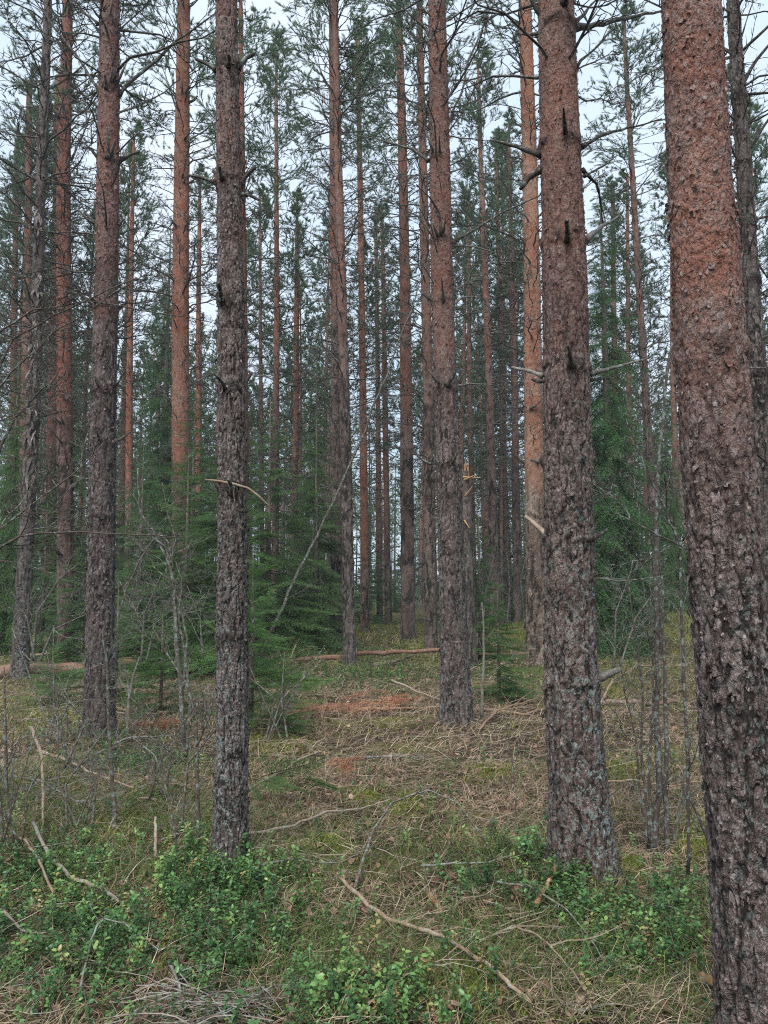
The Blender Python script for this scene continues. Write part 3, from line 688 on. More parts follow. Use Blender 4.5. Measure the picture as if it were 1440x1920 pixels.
for (n, y0, y1, s0, s1, sd) in ((56000, 1.6, 6.5, .55, 1.15, 15), (19000, 6.5, 16, .9, 1.6, 16), (4500, 16, 30, 1.6, 2.6, 17)):
    x, y, z, r = scatter(n, y0, y1, sd, lambda x, y: np.clip(1.1 * blobs(BERRY, x, y) ** 1.3 * (.14 + .86 * sstep(.38, .5, fbm2(x, y, 4.5, 52))) + .012 + (.25 * sstep(.5, .6, fbm2(x, y, .8, 5)) if y0 > 10 else 0), 0, 1)); M = len(x); k = np.clip((fbm2(x, y, 1.9, 71) - .3) / .4 * 7 + r.uniform(-2, 3, M), 0, 9.9).astype(int)
    for i in range(10):
        s = k == i; m = s.sum()
        gs.append(SP[i].inst(rotz(u_(r, 0, 6.3, m)) @ roty(.5 * r.randn(m)), np.stack([x[s], y[s], z[s] - .015], -1), u_(r, s0 * .8, s1, m), c=np.clip(.42 + .26 * r.randn(m) + (-.14 if 5 <= i < 8 else .05) + .7 * (fbm2(x[s], y[s], 1.5, 61) - .5), 0, 1)))
stuff('berry_shrubs', Geo.join(gs), M_BERRY, True)

# ================================================================== THE PINES (measured on the photograph)
BR = lambda *pts: pts
pine('p', 'massive reddish pine trunk closest of all, filling the right edge', (1425, 2030), [(1434, 2030, 142), (1409, 1700, 131), (1390, 1500, 126), (1371, 1200, 132), (1350, 900, 130), (1328, 600, 126), (1309, 300, 117), (1295, 0, 110), (1285, -300, 102)],
     D=2.38, rust=(1250, 350, .74), tint=(.92, .87, .89), lich=.35, seed=3, flakes=3200, H=15, whorls=[-160, 675, 1085], plate=1.15,
     branches=[([(1272, 322), (1262, 308), (1254, 300)], 5), ([(1310, 684), (1302, 668), (1297, 655)], 6), ([(1425, 1060), (1445, 1045), (1470, 1040)], 9, 0, .1), ([(1400, 690), (1416, 688), (1438, 690)], 4, 0, .2, M_GREY), ([(1395, 860), (1412, 845), (1440, 868)], 5, 0, .2)])
pine('p', 'big dark pine standing clear at right centre, with flared foot and lichen up both sides', (1098, 1650), [(1098, 1650, 116), (1086, 1500, 104), (1071, 1300, 98), (1067, 1000, 91), (1062, 700, 88), (1057, 450, 83), (1048, 200, 76), (1042, 0, 71), (1034, -300, 62)],
     rust=(1000, 60, .68), tint=(.95, .84, .82), lich=.85, seed=5, flakes=2600, H=16, whorls=[-150, 50, 275, 455, 695, 865, 1005, 1268], flare=.45, zs=(4.0, 5.6), whl=.65,
     branches=[([(1078, 52), (1130, 46), (1185, 34), (1245, 22)], 9, 2, .7), ([(1075, 45), (1098, 22), (1128, -8)], 6, 2, .5), ([(1022, 40), (1008, 20), (992, -10)], 6, 0, .0), ([(1050, 32), (1058, 10), (1064, -15)], 7, 0, -.2), ([(1014, 62), (990, 64), (968, 62)], 6, 0, .2),
               ([(1014, 290), (970, 274), (922, 260)], 8, 0, .1), ([(1014, 318), (992, 332), (976, 355)], 7, 0, .0), ([(1090, 276), (1130, 252), (1180, 244), (1238, 227)], 6, 2, .4), ([(1051, 272), (1049, 245), (1048, 225)], 6, 0, -.25), ([(1082, 125), (1120, 90), (1170, 40), (1200, 0)], 4, 4, .8),
               ([(1092, 318), (1118, 345), (1124, 380), (1126, 422)], 5, 3, .3), ([(1096, 330), (1130, 312), (1163, 287)], 4, 1, .5), ([(1098, 452), (1130, 425), (1165, 404)], 8, 0, .3, M_GREY), ([(1054, 470), (1054, 450), (1053, 435)], 6, 0, -.2),
               ([(1018, 705), (990, 694), (960, 687)], 5, 0, .15, M_GREY), ([(1020, 714), (1008, 716), (996, 710)], 5), ([(1106, 702), (1160, 688), (1216, 675)], 6.5, 0, .3, M_GREY), ([(1106, 713), (1128, 710), (1150, 713)], 4.5, 0, .2), ([(1061, 698), (1056, 682), (1052, 664)], 8, 0, -.25),
               ([(1026, 872), (1010, 866), (995, 862)], 5, 0, .1), ([(1026, 1004), (1005, 985), (985, 968)], 6, 0, .1, M_STICK), ([(1108, 1012), (1122, 1004), (1140, 992)], 5, 0, .1), ([(1106, 1008), (1110, 1040), (1112, 1080)], 5, 0, .05), ([(1100, 1086), (1135, 1084), (1170, 1085)], 2.5, 1, .1, M_GREY), ([(1112, 1276), (1135, 1266), (1162, 1256)], 10, 0, .05, M_GREY), ([(1118, 480), (1090, 505), (1078, 480)], 2)])
pine('p', 'slender grey pine in the left foreground with scaly bark and a stick lodged in it', (430, 1640), [(430, 1648, 66), (433, 1500, 60), (436, 1300, 57), (436, 1100, 55), (435, 900, 52), (433, 600, 50), (429, 300, 47), (424, 0, 42), (419, -300, 36)],
     rust=(1000, 100, .36), tint=(.95, .95, .98), lich=.62, seed=8, flakes=3200, plate=.9, H=14, whorls=[-120, 128, 340, 565, 725, 905, 1180], flare=.16,
     branches=[([(446, 128), (462, 108), (478, 98)], 5.5), ([(404, 132), (388, 120), (366, 110)], 5), ([(416, 122), (408, 98), (403, 74)], 5), ([(432, 138), (436, 126), (434, 118)], 5, 0, -.1),
               ([(450, 345), (462, 330), (481, 314)], 5.5), ([(406, 344), (380, 334), (352, 330)], 4.5), ([(422, 348), (418, 335), (416, 325)], 5, 0, -.1), ([(452, 364), (468, 366), (486, 376)], 4), ([(410, 318), (405, 330), (400, 318)], 5),
               ([(456, 566), (460, 552), (467, 538)], 5.5), ([(422, 572), (418, 556), (415, 540)], 6, 0, -.1), ([(414, 560), (395, 550), (372, 520)], 3, 1), ([(456, 724), (464, 712), (472, 698)], 5), ([(428, 735), (420, 722), (408, 708)], 4, 0, -.1), ([(456, 590), (475, 590), (497, 610)], 3), ([(440, 930), (438, 915), (432, 902)], 5, 0, -.1)])
pine('p', 'straight tall pine in the centre of the clearing, black branches on both sides', (857, 1366), [(857, 1370, 60), (853, 1250, 54), (848, 1100, 50), (842, 900, 47), (834, 700, 44), (828, 500, 42), (825, 300, 39), (819, 0, 34), (813, -300, 29)],
     rust=(860, 480, .85), tint=(.92, .84, .85), lich=.62, seed=11, flakes=3000, stubs=True, H=17, whorls=[-110, 88, 300, 455, 565, 722, 878], flare=.4, zs=(4.8, 12), whl=.85,
     branches=[([(803, 302), (770, 276), (720, 264), (665, 252)], 4, 0, .3), ([(815, 92), (800, 55), (768, 25), (735, -5)], 4.5, 0, .0), ([(834, 92), (860, 50), (890, 20)], 3.5, 3, .3), ([(826, 452), (822, 410), (806, 385), (780, 358)], 4, 0, -.3), ([(846, 457), (900, 425), (950, 392), (1012, 366)], 5, 0, .3),
               ([(846, 460), (890, 462), (930, 474)], 3.5, 0, .3, M_GREY), ([(848, 572), (866, 558), (890, 556)], 4.5, 0, .2, M_GREY), ([(830, 572), (828, 550), (826, 528)], 4, 0, -.2), ([(806, 562), (796, 552), (788, 545)], 3.5), ([(848, 725), (880, 720), (927, 722)], 3.5, 0, .3, M_GREY), ([(836, 728), (846, 715), (852, 703)], 4.5, 0, -.1),
               ([(808, 870), (790, 862), (776, 845)], 3), ([(852, 862), (862, 850), (868, 842)], 5)])
pine('p', 'reddish grey pine left of the grey front pine, its dark foot in green brush', (186, 1392), [(186, 1398, 58), (187, 1250, 52), (190, 1000, 49), (195, 700, 46), (200, 500, 43), (203, 300, 41), (206, 0, 37), (209, -300, 31)],
     rust=(760, 380, .8), tint=(.86, .82, .86), lich=.35, seed=13, flakes=3000, stubs=True, H=17, whorls=[-120, 42, 172, 305, 430, 575, 730, 830, 960], flare=.4, zs=(4.0, 12), whl=.9,
     branches=[([(216, 50), (222, 25), (226, 0)], 5), ([(222, 178), (255, 138), (325, 75), (402, 22)], 5.5, 3, .3), ([(186, 168), (150, 110), (90, 30), (60, -10)], 4, 4, .5), ([(205, 178), (205, 165), (203, 152)], 3.5, 0, -.1), ([(210, 308), (211, 280), (208, 250)], 5, 0, -.1), ([(222, 302), (240, 292), (262, 284)], 5),
               ([(186, 300), (175, 285), (163, 272)], 4), ([(216, 432), (226, 418), (232, 410)], 3.5), ([(181, 420), (160, 400), (150, 372)], 3.5, 1), ([(185, 45), (155, 20), (120, -10)], 4, 3, .3), ([(222, 56), (300, 62), (400, 108)], 3, 4, .5), ([(190, 575), (150, 552), (90, 540)], 2.5, 3, .3)])
pine('p', 'slim bright orange pine just left of the grey front pine', (340, 1236), [(342, 1238, 36), (340, 1100, 34), (339, 900, 33), (338, 600, 32), (341, 300, 29), (345, 0, 24), (347, -300, 20)],
     rust=(960, 800, 1.), tint=(1.18, .98, .86), seed=17, flakes=2200, stubs=True, H=18, whorls=[-40, 20, 100, 185, 270, 350, 430, 532, 590, 775, 905], flare=.3, lich=.15, crown=11, zs=(3.8, 11.), whl=1.2,
     branches=[([(336, 105), (320, 70), (300, 40)], 2.2, 3), ([(352, 105), (380, 85), (402, 100)], 2, 1), ([(334, 188), (310, 160), (285, 140)], 2, 3), ([(356, 262), (385, 245), (402, 225)], 2.2, 2), ([(330, 185), (332, 160), (328, 130)], 2.2), ([(346, 340), (352, 305), (368, 290)], 2.4, 0, -.2), ([(354, 192), (364, 188), (370, 180)], 3)])
pine('p', 'bright yellow-orange pine peeping out left of the big dark pine', (1010, 1258), [(1010, 1260, 44), (1006, 1100, 40), (1003, 900, 37), (999, 700, 34), (997, 500, 31), (993, 300, 29), (984, 0, 25), (976, -300, 21)],
     rust=(980, 820, 1.), tint=(1.42, 1.3, 1.12), seed=19, flakes=2200, stubs=True, H=19, whorls=[-60, 65, 130, 238, 330, 455, 550, 700, 770, 870], lich=.12, crown=12, zs=(4., 12.), whl=1.2,
     branches=[([(983, 128), (955, 100), (935, 72)], 2.6, 3), ([(986, 240), (968, 232), (958, 222)], 3), ([(984, 238), (978, 200), (975, 170)], 2.2), ([(1004, 240), (1012, 232), (1020, 222)], 3), ([(984, 60), (976, 62), (970, 60)], 4), ([(990, 770), (1000, 765), (1012, 752)], 4, 0, -.1)])
pine('p', 'left one of the touching pair of tall pines, reddish beside the leaning dead stem', (634, 1213), [(634, 1215, 32), (633, 1000, 29), (633, 800, 27), (632, 600, 25), (628, 300, 21), (624, 0, 16), (622, -200, 14)],
     rust=(640, 560, .9), tint=(1.0, .88, .84), seed=23, H=20, whorls=None, lich=.3, crown=12.5, zs=(3.2, 12.5), flakes=900, stubs=True)
pine('p', 'right, shorter-footed one of the touching pair of pines, standing at the fallen log', (656, 1248), [(656, 1252, 23), (653, 1100, 22), (650, 900, 21), (645, 700, 19), (640, 500, 17), (634, 300, 15), (628, 0, 12)],
     rust=(800, 500, .8), tint=(.95, .9, .9), seed=27, H=17, lich=.3, crown=11.5, zs=(3.4, 11.5), flakes=250)
pine('p', 'straight red-barked pine between the central pine and the thin lone red stem', (765, 1200), [(765, 1202, 27), (764, 1000, 26), (762, 800, 24), (759, 500, 20), (753, 200, 17), (747, 0, 14)],
     rust=(860, 700, .95), tint=(1.05, .85, .8), seed=29, H=20, flakes=700, stubs=True, lich=.3, crown=13, zs=(3.4, 13.))
pine('p', 'thin red pine with very straight stem standing alone right of the two touching pines', (684, 1185), [(684, 1187, 17), (683, 1000, 15), (680, 700, 13), (676, 400, 11), (670, 0, 8)],
     rust=(1120, 950, 1.), tint=(1.1, .86, .76), seed=31, H=21, flakes=300, lich=.1, crown=14, zs=(3.2, 14.))
pine('p', 'brown pine half hidden immediately left of the straight central pine', (808, 1225), [(808, 1227, 25), (806, 1000, 23), (802, 700, 20), (795, 400, 17), (786, 0, 12)],
     rust=(900, 500, .7), tint=(1.05, .95, .88), seed=37, H=19, lich=.3, crown=12, zs=(3.2, 12.))
pine('p', 'tall pine left of the dark-footed one, bright red upper stem and grey base', (125, 1240), [(125, 1242, 32), (123, 1100, 30), (122, 900, 29), (120, 600, 27), (119, 300, 25), (128, 0, 19), (131, -200, 15)],
     rust=(860, 700, 1.), tint=(1.0, .78, .72), seed=41, H=19, lich=.2, crown=11, zs=(3.6, 11.), flakes=900, stubs=True, branches=[([(112, 220), (80, 190), (30, 100)], 3, 4), ([(134, 300), (160, 240), (180, 190)], 2.5, 3)])
pine('p', 'second red pine stem showing close behind the left edge of the tall red pine', (97, 1190), [(97, 1192, 24), (98, 900, 22), (102, 600, 20), (107, 400, 17), (112, 0, 12)],
     rust=(900, 760, 1.), tint=(1.0, .72, .66), seed=43, H=19, lich=.2, crown=13, zs=(5., 13))
pine('p', 'thin brown pine between the grey front pine and the touching pair, branched all along', (515, 1130), [(515, 1130, 14), (517, 900, 13), (519, 600, 11), (518, 230, 7), (518, 60, 4)],
     D=24, rust=(900, 600, .9), tint=(1.0, .82, .76), seed=47, H=20.2, lich=.2, crown=11.5, zs=(3, 12))
pine('p', 'short-looking thin pine with bushy top, right of the thin branched one', (552, 1140), [(552, 1140, 13), (554, 900, 12), (556, 600, 10), (557, 400, 6)],
     D=27, rust=(1000, 700, 1.), tint=(1.0, .78, .70), seed=53, H=16.5, lich=.1, crown=9.8, zs=(3.5, 10))
pine('p', 'red stem peeping from behind the right edge of the grey front pine', (462, 1150), [(462, 1150, 18), (458, 800, 16), (455, 500, 14), (453, 200, 11), (451, 0, 9)],
     D=19, rust=(1000, 500, 1.), tint=(1.05, .8, .72), seed=59, H=18.5, crown=12, zs=(6, 12))
pine('p', 'far red-brown widely branched pine right of the central pine', (928, 1120), [(928, 1122, 19), (922, 900, 16), (913, 600, 13), (903, 350, 10), (896, 120, 6)],
     D=23, rust=(900, 600, .9), tint=(.95, .8, .78), seed=61, H=19, crown=11.5, zs=(3.5, 12))
pine('p', 'slim far pine right of the widely branched red-brown one', (950, 1110), [(950, 1112, 13), (943, 800, 12), (938, 600, 10), (930, 300, 7)], D=27, rust=(1000, 700, .9), tint=(.95, .8, .78), seed=67, H=19, crown=12.5, zs=(4, 12))
pine('p', 'dark slim pine nearest the yellow-orange pine on its left side', (970, 1105), [(970, 1107, 15), (966, 800, 13), (960, 500, 10), (955, 300, 7)], D=25, rust=(1000, 700, .7), tint=(.8, .68, .68), seed=71, H=18, crown=11.5, zs=(4, 12))
pine('p', 'thin pair-partner pine, left one of the two narrow red stems left of the mossy rise', (712, 1130), [(712, 1132, 12), (710, 900, 10), (707, 600, 8), (704, 400, 6)], D=31, rust=(1100, 900, .9), tint=(1.0, .76, .66), seed=73, H=18, crown=12, zs=(4, 12))
pine('p', 'thin pair-partner pine, right one of the two narrow red stems left of the mossy rise', (728, 1140), [(728, 1142, 14), (724, 900, 11), (720, 600, 9), (716, 400, 6)], D=29, rust=(1100, 850, .9), tint=(.95, .75, .66), seed=79, H=17, crown=12, zs=(4, 12))
pine('p', 'pinkish-grey thin pine leaning left above the clump of bare alder stems', (1236, 1205), [(1236, 1207, 17), (1230, 1050, 16), (1218, 850, 15), (1205, 650, 13), (1190, 400, 11), (1175, 150, 8), (1168, 0, 6)],
     D=17, rust=(900, 500, .5), tint=(.95, .9, .9), seed=83, H=15.5, crown=11, zs=(4.5, 11.))
pine('p', 'slender pale-red stem between the dark-footed pine and the tall dark spruce', (241, 1130), [(241, 1130, 14), (242, 880, 13), (243, 700, 12), (246, 500, 9), (250, 300, 6)], D=24, rust=(1000, 860, 1.), tint=(1.2, .95, .85), seed=89, H=17, crown=11.5, zs=(4, 12))
pine('p', 'thin red stem between the orange pine and the grey front pine', (372, 1130), [(372, 1130, 12), (372, 780, 10), (372, 600, 9), (374, 400, 7)], D=25, rust=(1000, 860, 1.), tint=(1.15, .9, .8), seed=97, H=16, crown=11.5, zs=(5, 11))
pine('p', 'dark flaky pine tucked behind the right side of the closest trunk', (1450, 1330), [(1452, 1300, 34), (1444, 1100, 33), (1430, 800, 31), (1411, 550, 29), (1393, 300, 27), (1374, 0, 24), (1360, -300, 20)],
     D=6.2, rust=(600, 300, .12), tint=(.8, .82, .82), lich=.8, seed=101, H=15, flakes=900, whorls=[-100, 180, 305, 420, 520, 700, 870], branches=[([(1384, 165), (1420, 110), (1475, 40)], 7, 3), ([(1380, 178), (1410, 176), (1480, 170)], 5, 3), ([(1392, 295), (1415, 260), (1460, 190)], 7, 2), ([(1396, 430), (1420, 410), (1470, 395)], 5, 3), ([(1402, 440), (1425, 500), (1440, 520)], 5, 3), ([(1412, 540), (1440, 555), (1470, 520)], 3.5, 3), ([(1376, 160), (1390, 80), (1415, 0)], 4, 3), ([(1420, 700), (1450, 690), (1475, 700)], 4, 2)], zs=(3.6, 9), whl=.85)
for k, (a, lab) in enumerate((((1418, 1180, 22, 1392, 560), 'narrow red-brown pine at the right picture edge, behind the dark flaky one'), ((1185, 1130, 11, 1178, 700), 'thin distant pine standing in front of the drooping dark spruce'),
                              ((1160, 1125, 12, 1150, 500), 'distant pine half behind the right side of the big dark pine'), ((40, 1180, 20, 52, 500), 'brown pine stem behind the peeling grey trunk by the left edge'),
                              ((18, 1150, 14, 30, 400), 'thin grey-brown pine at the very left edge behind the shaggy spruce'), ((492, 1120, 9, 488, 600), 'hair-thin grey pine between the grey front pine and the thin branched pine'),
                              ((1272, 1140, 14, 1262, 700), 'distant pine just left of the closest trunk, partly behind it'), ((888, 1110, 12, 880, 700), 'far orange-brown pine just right of the snapped trunk'))):
    x, y, wd, x2, y2 = a; D = 15 + (1250 - y) * .11
    pine('p', lab, (x, y), [(x, y, wd), ((x + x2) / 2, (y + y2) / 2, wd * .9), (x2, y2, wd * .7), (x2 + (x2 - x) * .4, 0, wd * .4)], D=D, rust=(1000, 650, .9), tint=(1, .82, .76), seed=110 + k * 3, H=18, crown=11.5, zs=(4, 12))

# the pine snapped off behind the central one: bark stump with splintered top
def snapped():
    D = 14.; g = G(876, 1250); g[1] = D
    rt = root('snapped_pine', (P(876, 1250, D)[0], D, float(gh(P(876, 1250, D)[0], D))), 'snapped pine trunk behind the central pine, pale splinters at its broken top', 'snapped tree')
    z0 = rt.location[2] - .08; pts = [(P(x, y, D)[2], P(x, y, D)[0], wd / F * D / 2) for x, y, wd in ((869, 884, 24), (874, 1050, 29), (878, 1250, 33))][::-1]
    top = pts[-1][0]
    ge = trunk_geo(np.array([p[1] for p in pts]), np.full(3, D), np.array([p[0] for p in pts]), np.array([p[2] for p in pts]), z0, top, D, 131, lambda Z: 0 * Z + .25 * sstep(2, 4, Z), lambda Z, T: .3 + 0 * Z, [], 300)
    ob('trunk', mesh('trunk', ge, M_BARK, rt.location, True), rt, color=(.9, .82, .8))
    r = R_(5); c = P(870, 893, D); sp = []
    for i in range(16):
        b = c + [r.uniform(-.08, .08), r.uniform(-.08, .08), r.uniform(-.15, .02)]; h = r.uniform(.1, .42); e = b + [r.uniform(-.05, .05), r.uniform(-.05, .05), h]
        sp.append(tubes(np.array([b, (b + e) / 2 + r.randn(3) * .01, e]), [.022, .016, .003], 4, c=r.rand()))
    for (a, b) in (((868, 895), (902, 896)), ((870, 900), (893, 890)), ((872, 930), (886, 912)), ((870, 975), (880, 990))): sp.append(tubes(np.array([P(*a, D - .12), P(*b, D - .2)]), [.022, .006], 4, c=.8))
    ob('splinters', mesh('splinters', Geo.join(sp), M_SPLIT, rt.location), rt, color=(.62, .55, .5))
snapped()

# ================================================================== FAR PINES: one prototype of each kind, copied
def far_proto(seed, H, hc, r0, rust, tint):
    r = R_(seed); rt = root('pine_tree', (0, 0, 0), None, 'pine tree')
    zz = np.array([-.1, H * .3, H * .7, H]); xx = np.cumsum(r.randn(4)) * .08
    ge = trunk_geo(xx, np.zeros(4), zz, np.array([r0, r0 * .8, r0 * .5, .02]), -.1, H, 30, seed, lambda Z: sstep(rust, rust + 3, Z), lambda Z, T: .2 + 0 * Z, [], 0, .2)
    ob('trunk', mesh('trunk', ge, M_BARK, (0, 0, 0), True), rt, color=tint)
    z = 1.6
    while z < hc + .5:
        o = ob('branch_whorl', WH_FAR[r.randint(4)], rt, (float(np.interp(z, zz, xx)), 0, z)); s = r.uniform(.7, 1.3); o.scale = (s, s, s); o.rotation_euler[2] = r.uniform(0, 6); z += r.uniform(.5, .9)
    o = ob('crown', CROWN_FAR[seed % 3], rt, (float(np.interp(hc, zz, xx)), 0, hc)); s = (H + .3 - hc) / 9.; o.scale = (s * .5 + .5, s * .5 + .5, s)
    return rt
FP = [far_proto(800 + i, *a) for i, a in enumerate(((18, 8.5, .12, 1.5, (1.1, .92, .88)), (16, 7, .09, .8, (1., .84, .8)), (19, 9, .13, 2.5, (1., .86, .84)), (14, 6, .08, 2, (.95, .92, .9)), (17, 8, .11, 1, (1.1, .92, .85))))]
fused = [False] * len(FP)
def copy_tree(o):
    c = o.copy(); sc.collection.objects.link(c)
    for ch in o.children:
        d = ch.copy(); sc.collection.objects.link(d); d.parent = c
    return c
SECT = [(-200, 160, 'distant slim pine among those seen left of the dark-footed reddish pine'), (160, 425, 'distant slim pine among those seen above the young spruces at left'), (425, 620, 'distant slim pine among those between the grey front pine and the touching pair'),
        (620, 850, 'distant slim pine among those between the touching pair and the central pine'), (850, 1040, 'distant slim pine among those between the central pine and the big dark pine'), (1040, 1300, 'distant slim pine among those between the big dark pine and the closest trunk'), (1300, 1640, 'distant slim pine among those glimpsed right of the closest trunk')]
r = R_(77); placed = []
tries = 0
while len(placed) < 126 and tries < 6000:
    tries += 1; D = math.sqrt(r.uniform(24 ** 2, 62 ** 2)); px = r.uniform(-160, 1600); x = (px - 720) / F * D
    if 590 < px < 760 and r.rand() < .45: continue
    if any((x - a) ** 2 + (D - b) ** 2 < 3.2 for a, b in placed): continue
    placed.append((x, D)); k = r.randint(len(FP)); o = FP[k] if not fused[k] else copy_tree(FP[k]); fused[k] = True
    s = r.uniform(.85, 1.1); o.location = (x, D, float(gh(x, D))); o.scale = (s, s, s); o.rotation_euler = (r.uniform(-.025, .025), r.uniform(-.03, .03), r.uniform(0, 6.28))
    for a, b, lab in SECT:
        if a <= px < b: o['label'] = lab; o['group'] = lab.replace('distant slim pine among those', 'distant slim pines')
# the forest beyond: trunks and foliage melting into one mass
gs = []
r = R_(99)
tr = []
for i in range(420):
    D = r.uniform(62, 130); x = r.uniform(-1, 1) * D * .85; h = r.uniform(13, 19); z = float(gh(x, D)); l = r.uniform(-.3, .3)
    tr.append([[x, D, z - .2], [x + l * .5, D, z + h * .5], [x + l, D, z + h]])
gs.append(tubes(np.array(tr), np.repeat([[.13, .1, .03]], len(tr), 0), 5, c=.6, w=1.))
ft = [tuft(880 + i, 10, .55, .09) for i in range(3)]
for a in tr:
    n = 90; zz = r.uniform(.45, 1., n); pos = np.array(a[0]) + np.stack([r.randn(n) * .8, r.randn(n) * .8, zz * (a[2][2] - a[0][2])], -1)
    gs.append(ft[i % 3].inst(frame(r.randn(n, 3) + [0, 0, 1.], r.uniform(0, 6, n)), pos, None, c=np.clip(.5 + .25 * r.randn(n), 0, 1)))
for i in range(450):      # undergrowth of young conifers
    D = r.uniform(45, 125); x = r.uniform(-1, 1) * D * .8; h = r.uniform(1, 5) ; n = 50; z = float(gh(x, D)); q = r.rand(n)
    pos = np.stack([x + r.randn(n) * (1 - q) * .8, D + r.randn(n) * (1 - q) * .8, z + q * h], -1)
    gs.append(ft[i % 3].inst(frame(r.randn(n, 3) + [0, 0, -.3], r.uniform(0, 6, n)), pos, None, c=np.clip(.35 + .25 * r.randn(n), 0, 1)))
stuff('distant_forest', Geo.join(gs), M_NEED)

# ================================================================== SPRUCES
SPC = [mesh('crown', spruce_crown(900, 5.5, 1.55, SPRAY, 30, 5, .03), M_SPR), mesh('crown', spruce_crown(901, 4.2, 1.25, SPRAY, 26, 5, .03, (.4, -.15)), M_SPR), mesh('crown', spruce_crown(902, 1.7, .62, SPRAY, 15, 5, .03, (.6, .1)), M_SPR)]
SPB = [mesh('crown', spruce_crown(910 + i, 14., 2.3, SPRAY_MID, 66, 7, .08, (.2, -.6)), M_SPR) for i in range(2)]
M_SPB = wood_mat('spruce_bark', [(.2, (.05, .035, .028)), (.6, (.11, .08, .062))], .1)
def spruce(label, px, py, D, H, kind, tint=(1, 1, 1), rot=0., wide=1., group=None):
    p = P(px, py, D); z = float(gh(p[0], D)); rt = root('spruce_tree', (p[0], D, z), label, 'spruce tree', group)
    me, h0 = (SPC[kind], (5.5, 4.2, 1.7)[kind]) if kind < 3 else (SPB[kind - 3], 14.)
    rb = .012 * H + .012; t = tubes(np.array([[0, 0, -.1], [.01, 0, H * .5], [0, 0, H]]), [rb, rb * .6, .004], 8, c=.5)
    ob('trunk', mesh('trunk', t, M_SPB, (0, 0, 0), True), rt)
    o = ob('crown', me, rt, color=tint); s = H / h0; o.scale = (s * wide, s * wide, s); o.rotation_euler[2] = rot
    return rt
spruce('bushy young spruce behind the orange pine, its feathery top above the brush', 352, 1280, 14.2, 5.3, 0, (1.0, 1.1, .95), .4, 1.1)
spruce('dense young spruce hiding the lower stem of the orange pine', 342, 1300, 12.7, 3.9, 1, (1.1, 1.15, 1.), 5.2, 1.05)
spruce('young spruce between the orange pine and the grey front pine', 405, 1280, 12.5, 4.0, 1, (1.1, 1.15, 1.), 1.2)
spruce('young spruce standing right of the dark-footed reddish pine', 255, 1280, 13.0, 4.0, 1, (1., 1.05, .95), 2.1)
spruce('light green spruce sapling whose tips show right of the grey front pine', 470, 1300, 7.6, 1.9, 2, (1.25, 1.3, 1.05), 1.0, 1.1)
spruce('dense dark spruce behind the thin branched pine', 590, 1200, 17., 5.4, 0, (1.1, 1.1, 1.), .0, 1.05)
spruce('dark spruce filling the gap right of the grey front pine', 500, 1200, 16., 5.6, 0, (1.05, 1.1, 1.), 3.0, 1.1)
spruce('dark spruce deep behind the young spruces at left centre', 420, 1200, 19., 6.8, 0, (.75, .85, .8), 1.7, 1.)
spruce('spruce sapling with fresh green sprays at the right foot of the central pine', 935, 1290, 9.9, 1.55, 1, (1., 1.1, .95), .7, 1.35)
spruce('little spruce behind the central pine, right of the snapped trunk', 900, 1200, 15., 3.0, 1, (.95, 1.05, .95), 2.6, .9)
spruce('tall dark spruce with drooping curtains right of the big dark pine', 1150, 1180, 16, 10.8, 3, (.6, .78, .74), .5, .95)
spruce('tall dark spruce rising between the dark-footed pine and the orange pine', 297, 1180, 21., 12.5, 4, (.6, .72, .72), 1.5, .75)
spruce('shaggy spruce at the left edge behind the peeling trunk', 10, 1180, 16., 6.8, 3, (.9, 1., .85), 2.5, .75)
spruce('small spruce in the left brush between the peeling trunk and the tall red pine', 78, 1180, 15.5, 3.2, 1, (.9, 1., .9), 1.5, .95)
spruce('broad spruce between the tall red pine and the dark-footed one', 160, 1200, 14., 3.2, 1, (.85, .95, .9), 4.1, 1.05)
spruce('spruce behind the touching pair of pines, low and dark', 690, 1150, 30., 4.2, 1, (.85, .92, .9), 4.4)
spruce('far spruce right of the yellow-orange pine behind the big dark trunk', 1095, 1160, 22., 6.2, 4, (.75, .85, .8), 3.6, .7)
spruce('low spruce on the mossy rise beside the drooping spruce', 1215, 1170, 20., 2.6, 1, (.85, .95, .9), 5.1)
spruce('spruce sapling sprouting in front of the left fallen log', 95, 1310, 9., .75, 2, (1.3, 1.35, 1.05), 2.3, 1.7)
spruce('knee-high spruce sapling right of the grey front pine beside the red needles', 530, 1385, 7.4, .62, 2, (1.2, 1.25, 1.), .3, 1.5)
spruce('flat little spruce sprawling behind the grey front pine\'s left side', 300, 1330, 8.6, 1.1, 2, (1.05, 1.15, 1.), 3.3, 1.3)
spruce('waist-high spruce left of the bare arching shrub', 215, 1310, 9.4, 1.5, 2, (1.0, 1.1, .95), 4.3, 1.3)
spruce('dim spruce glimpsed right of the closest trunk', 1420, 1200, 16, 3.6, 1, (.8, .9, .85), 4.3, 1.)
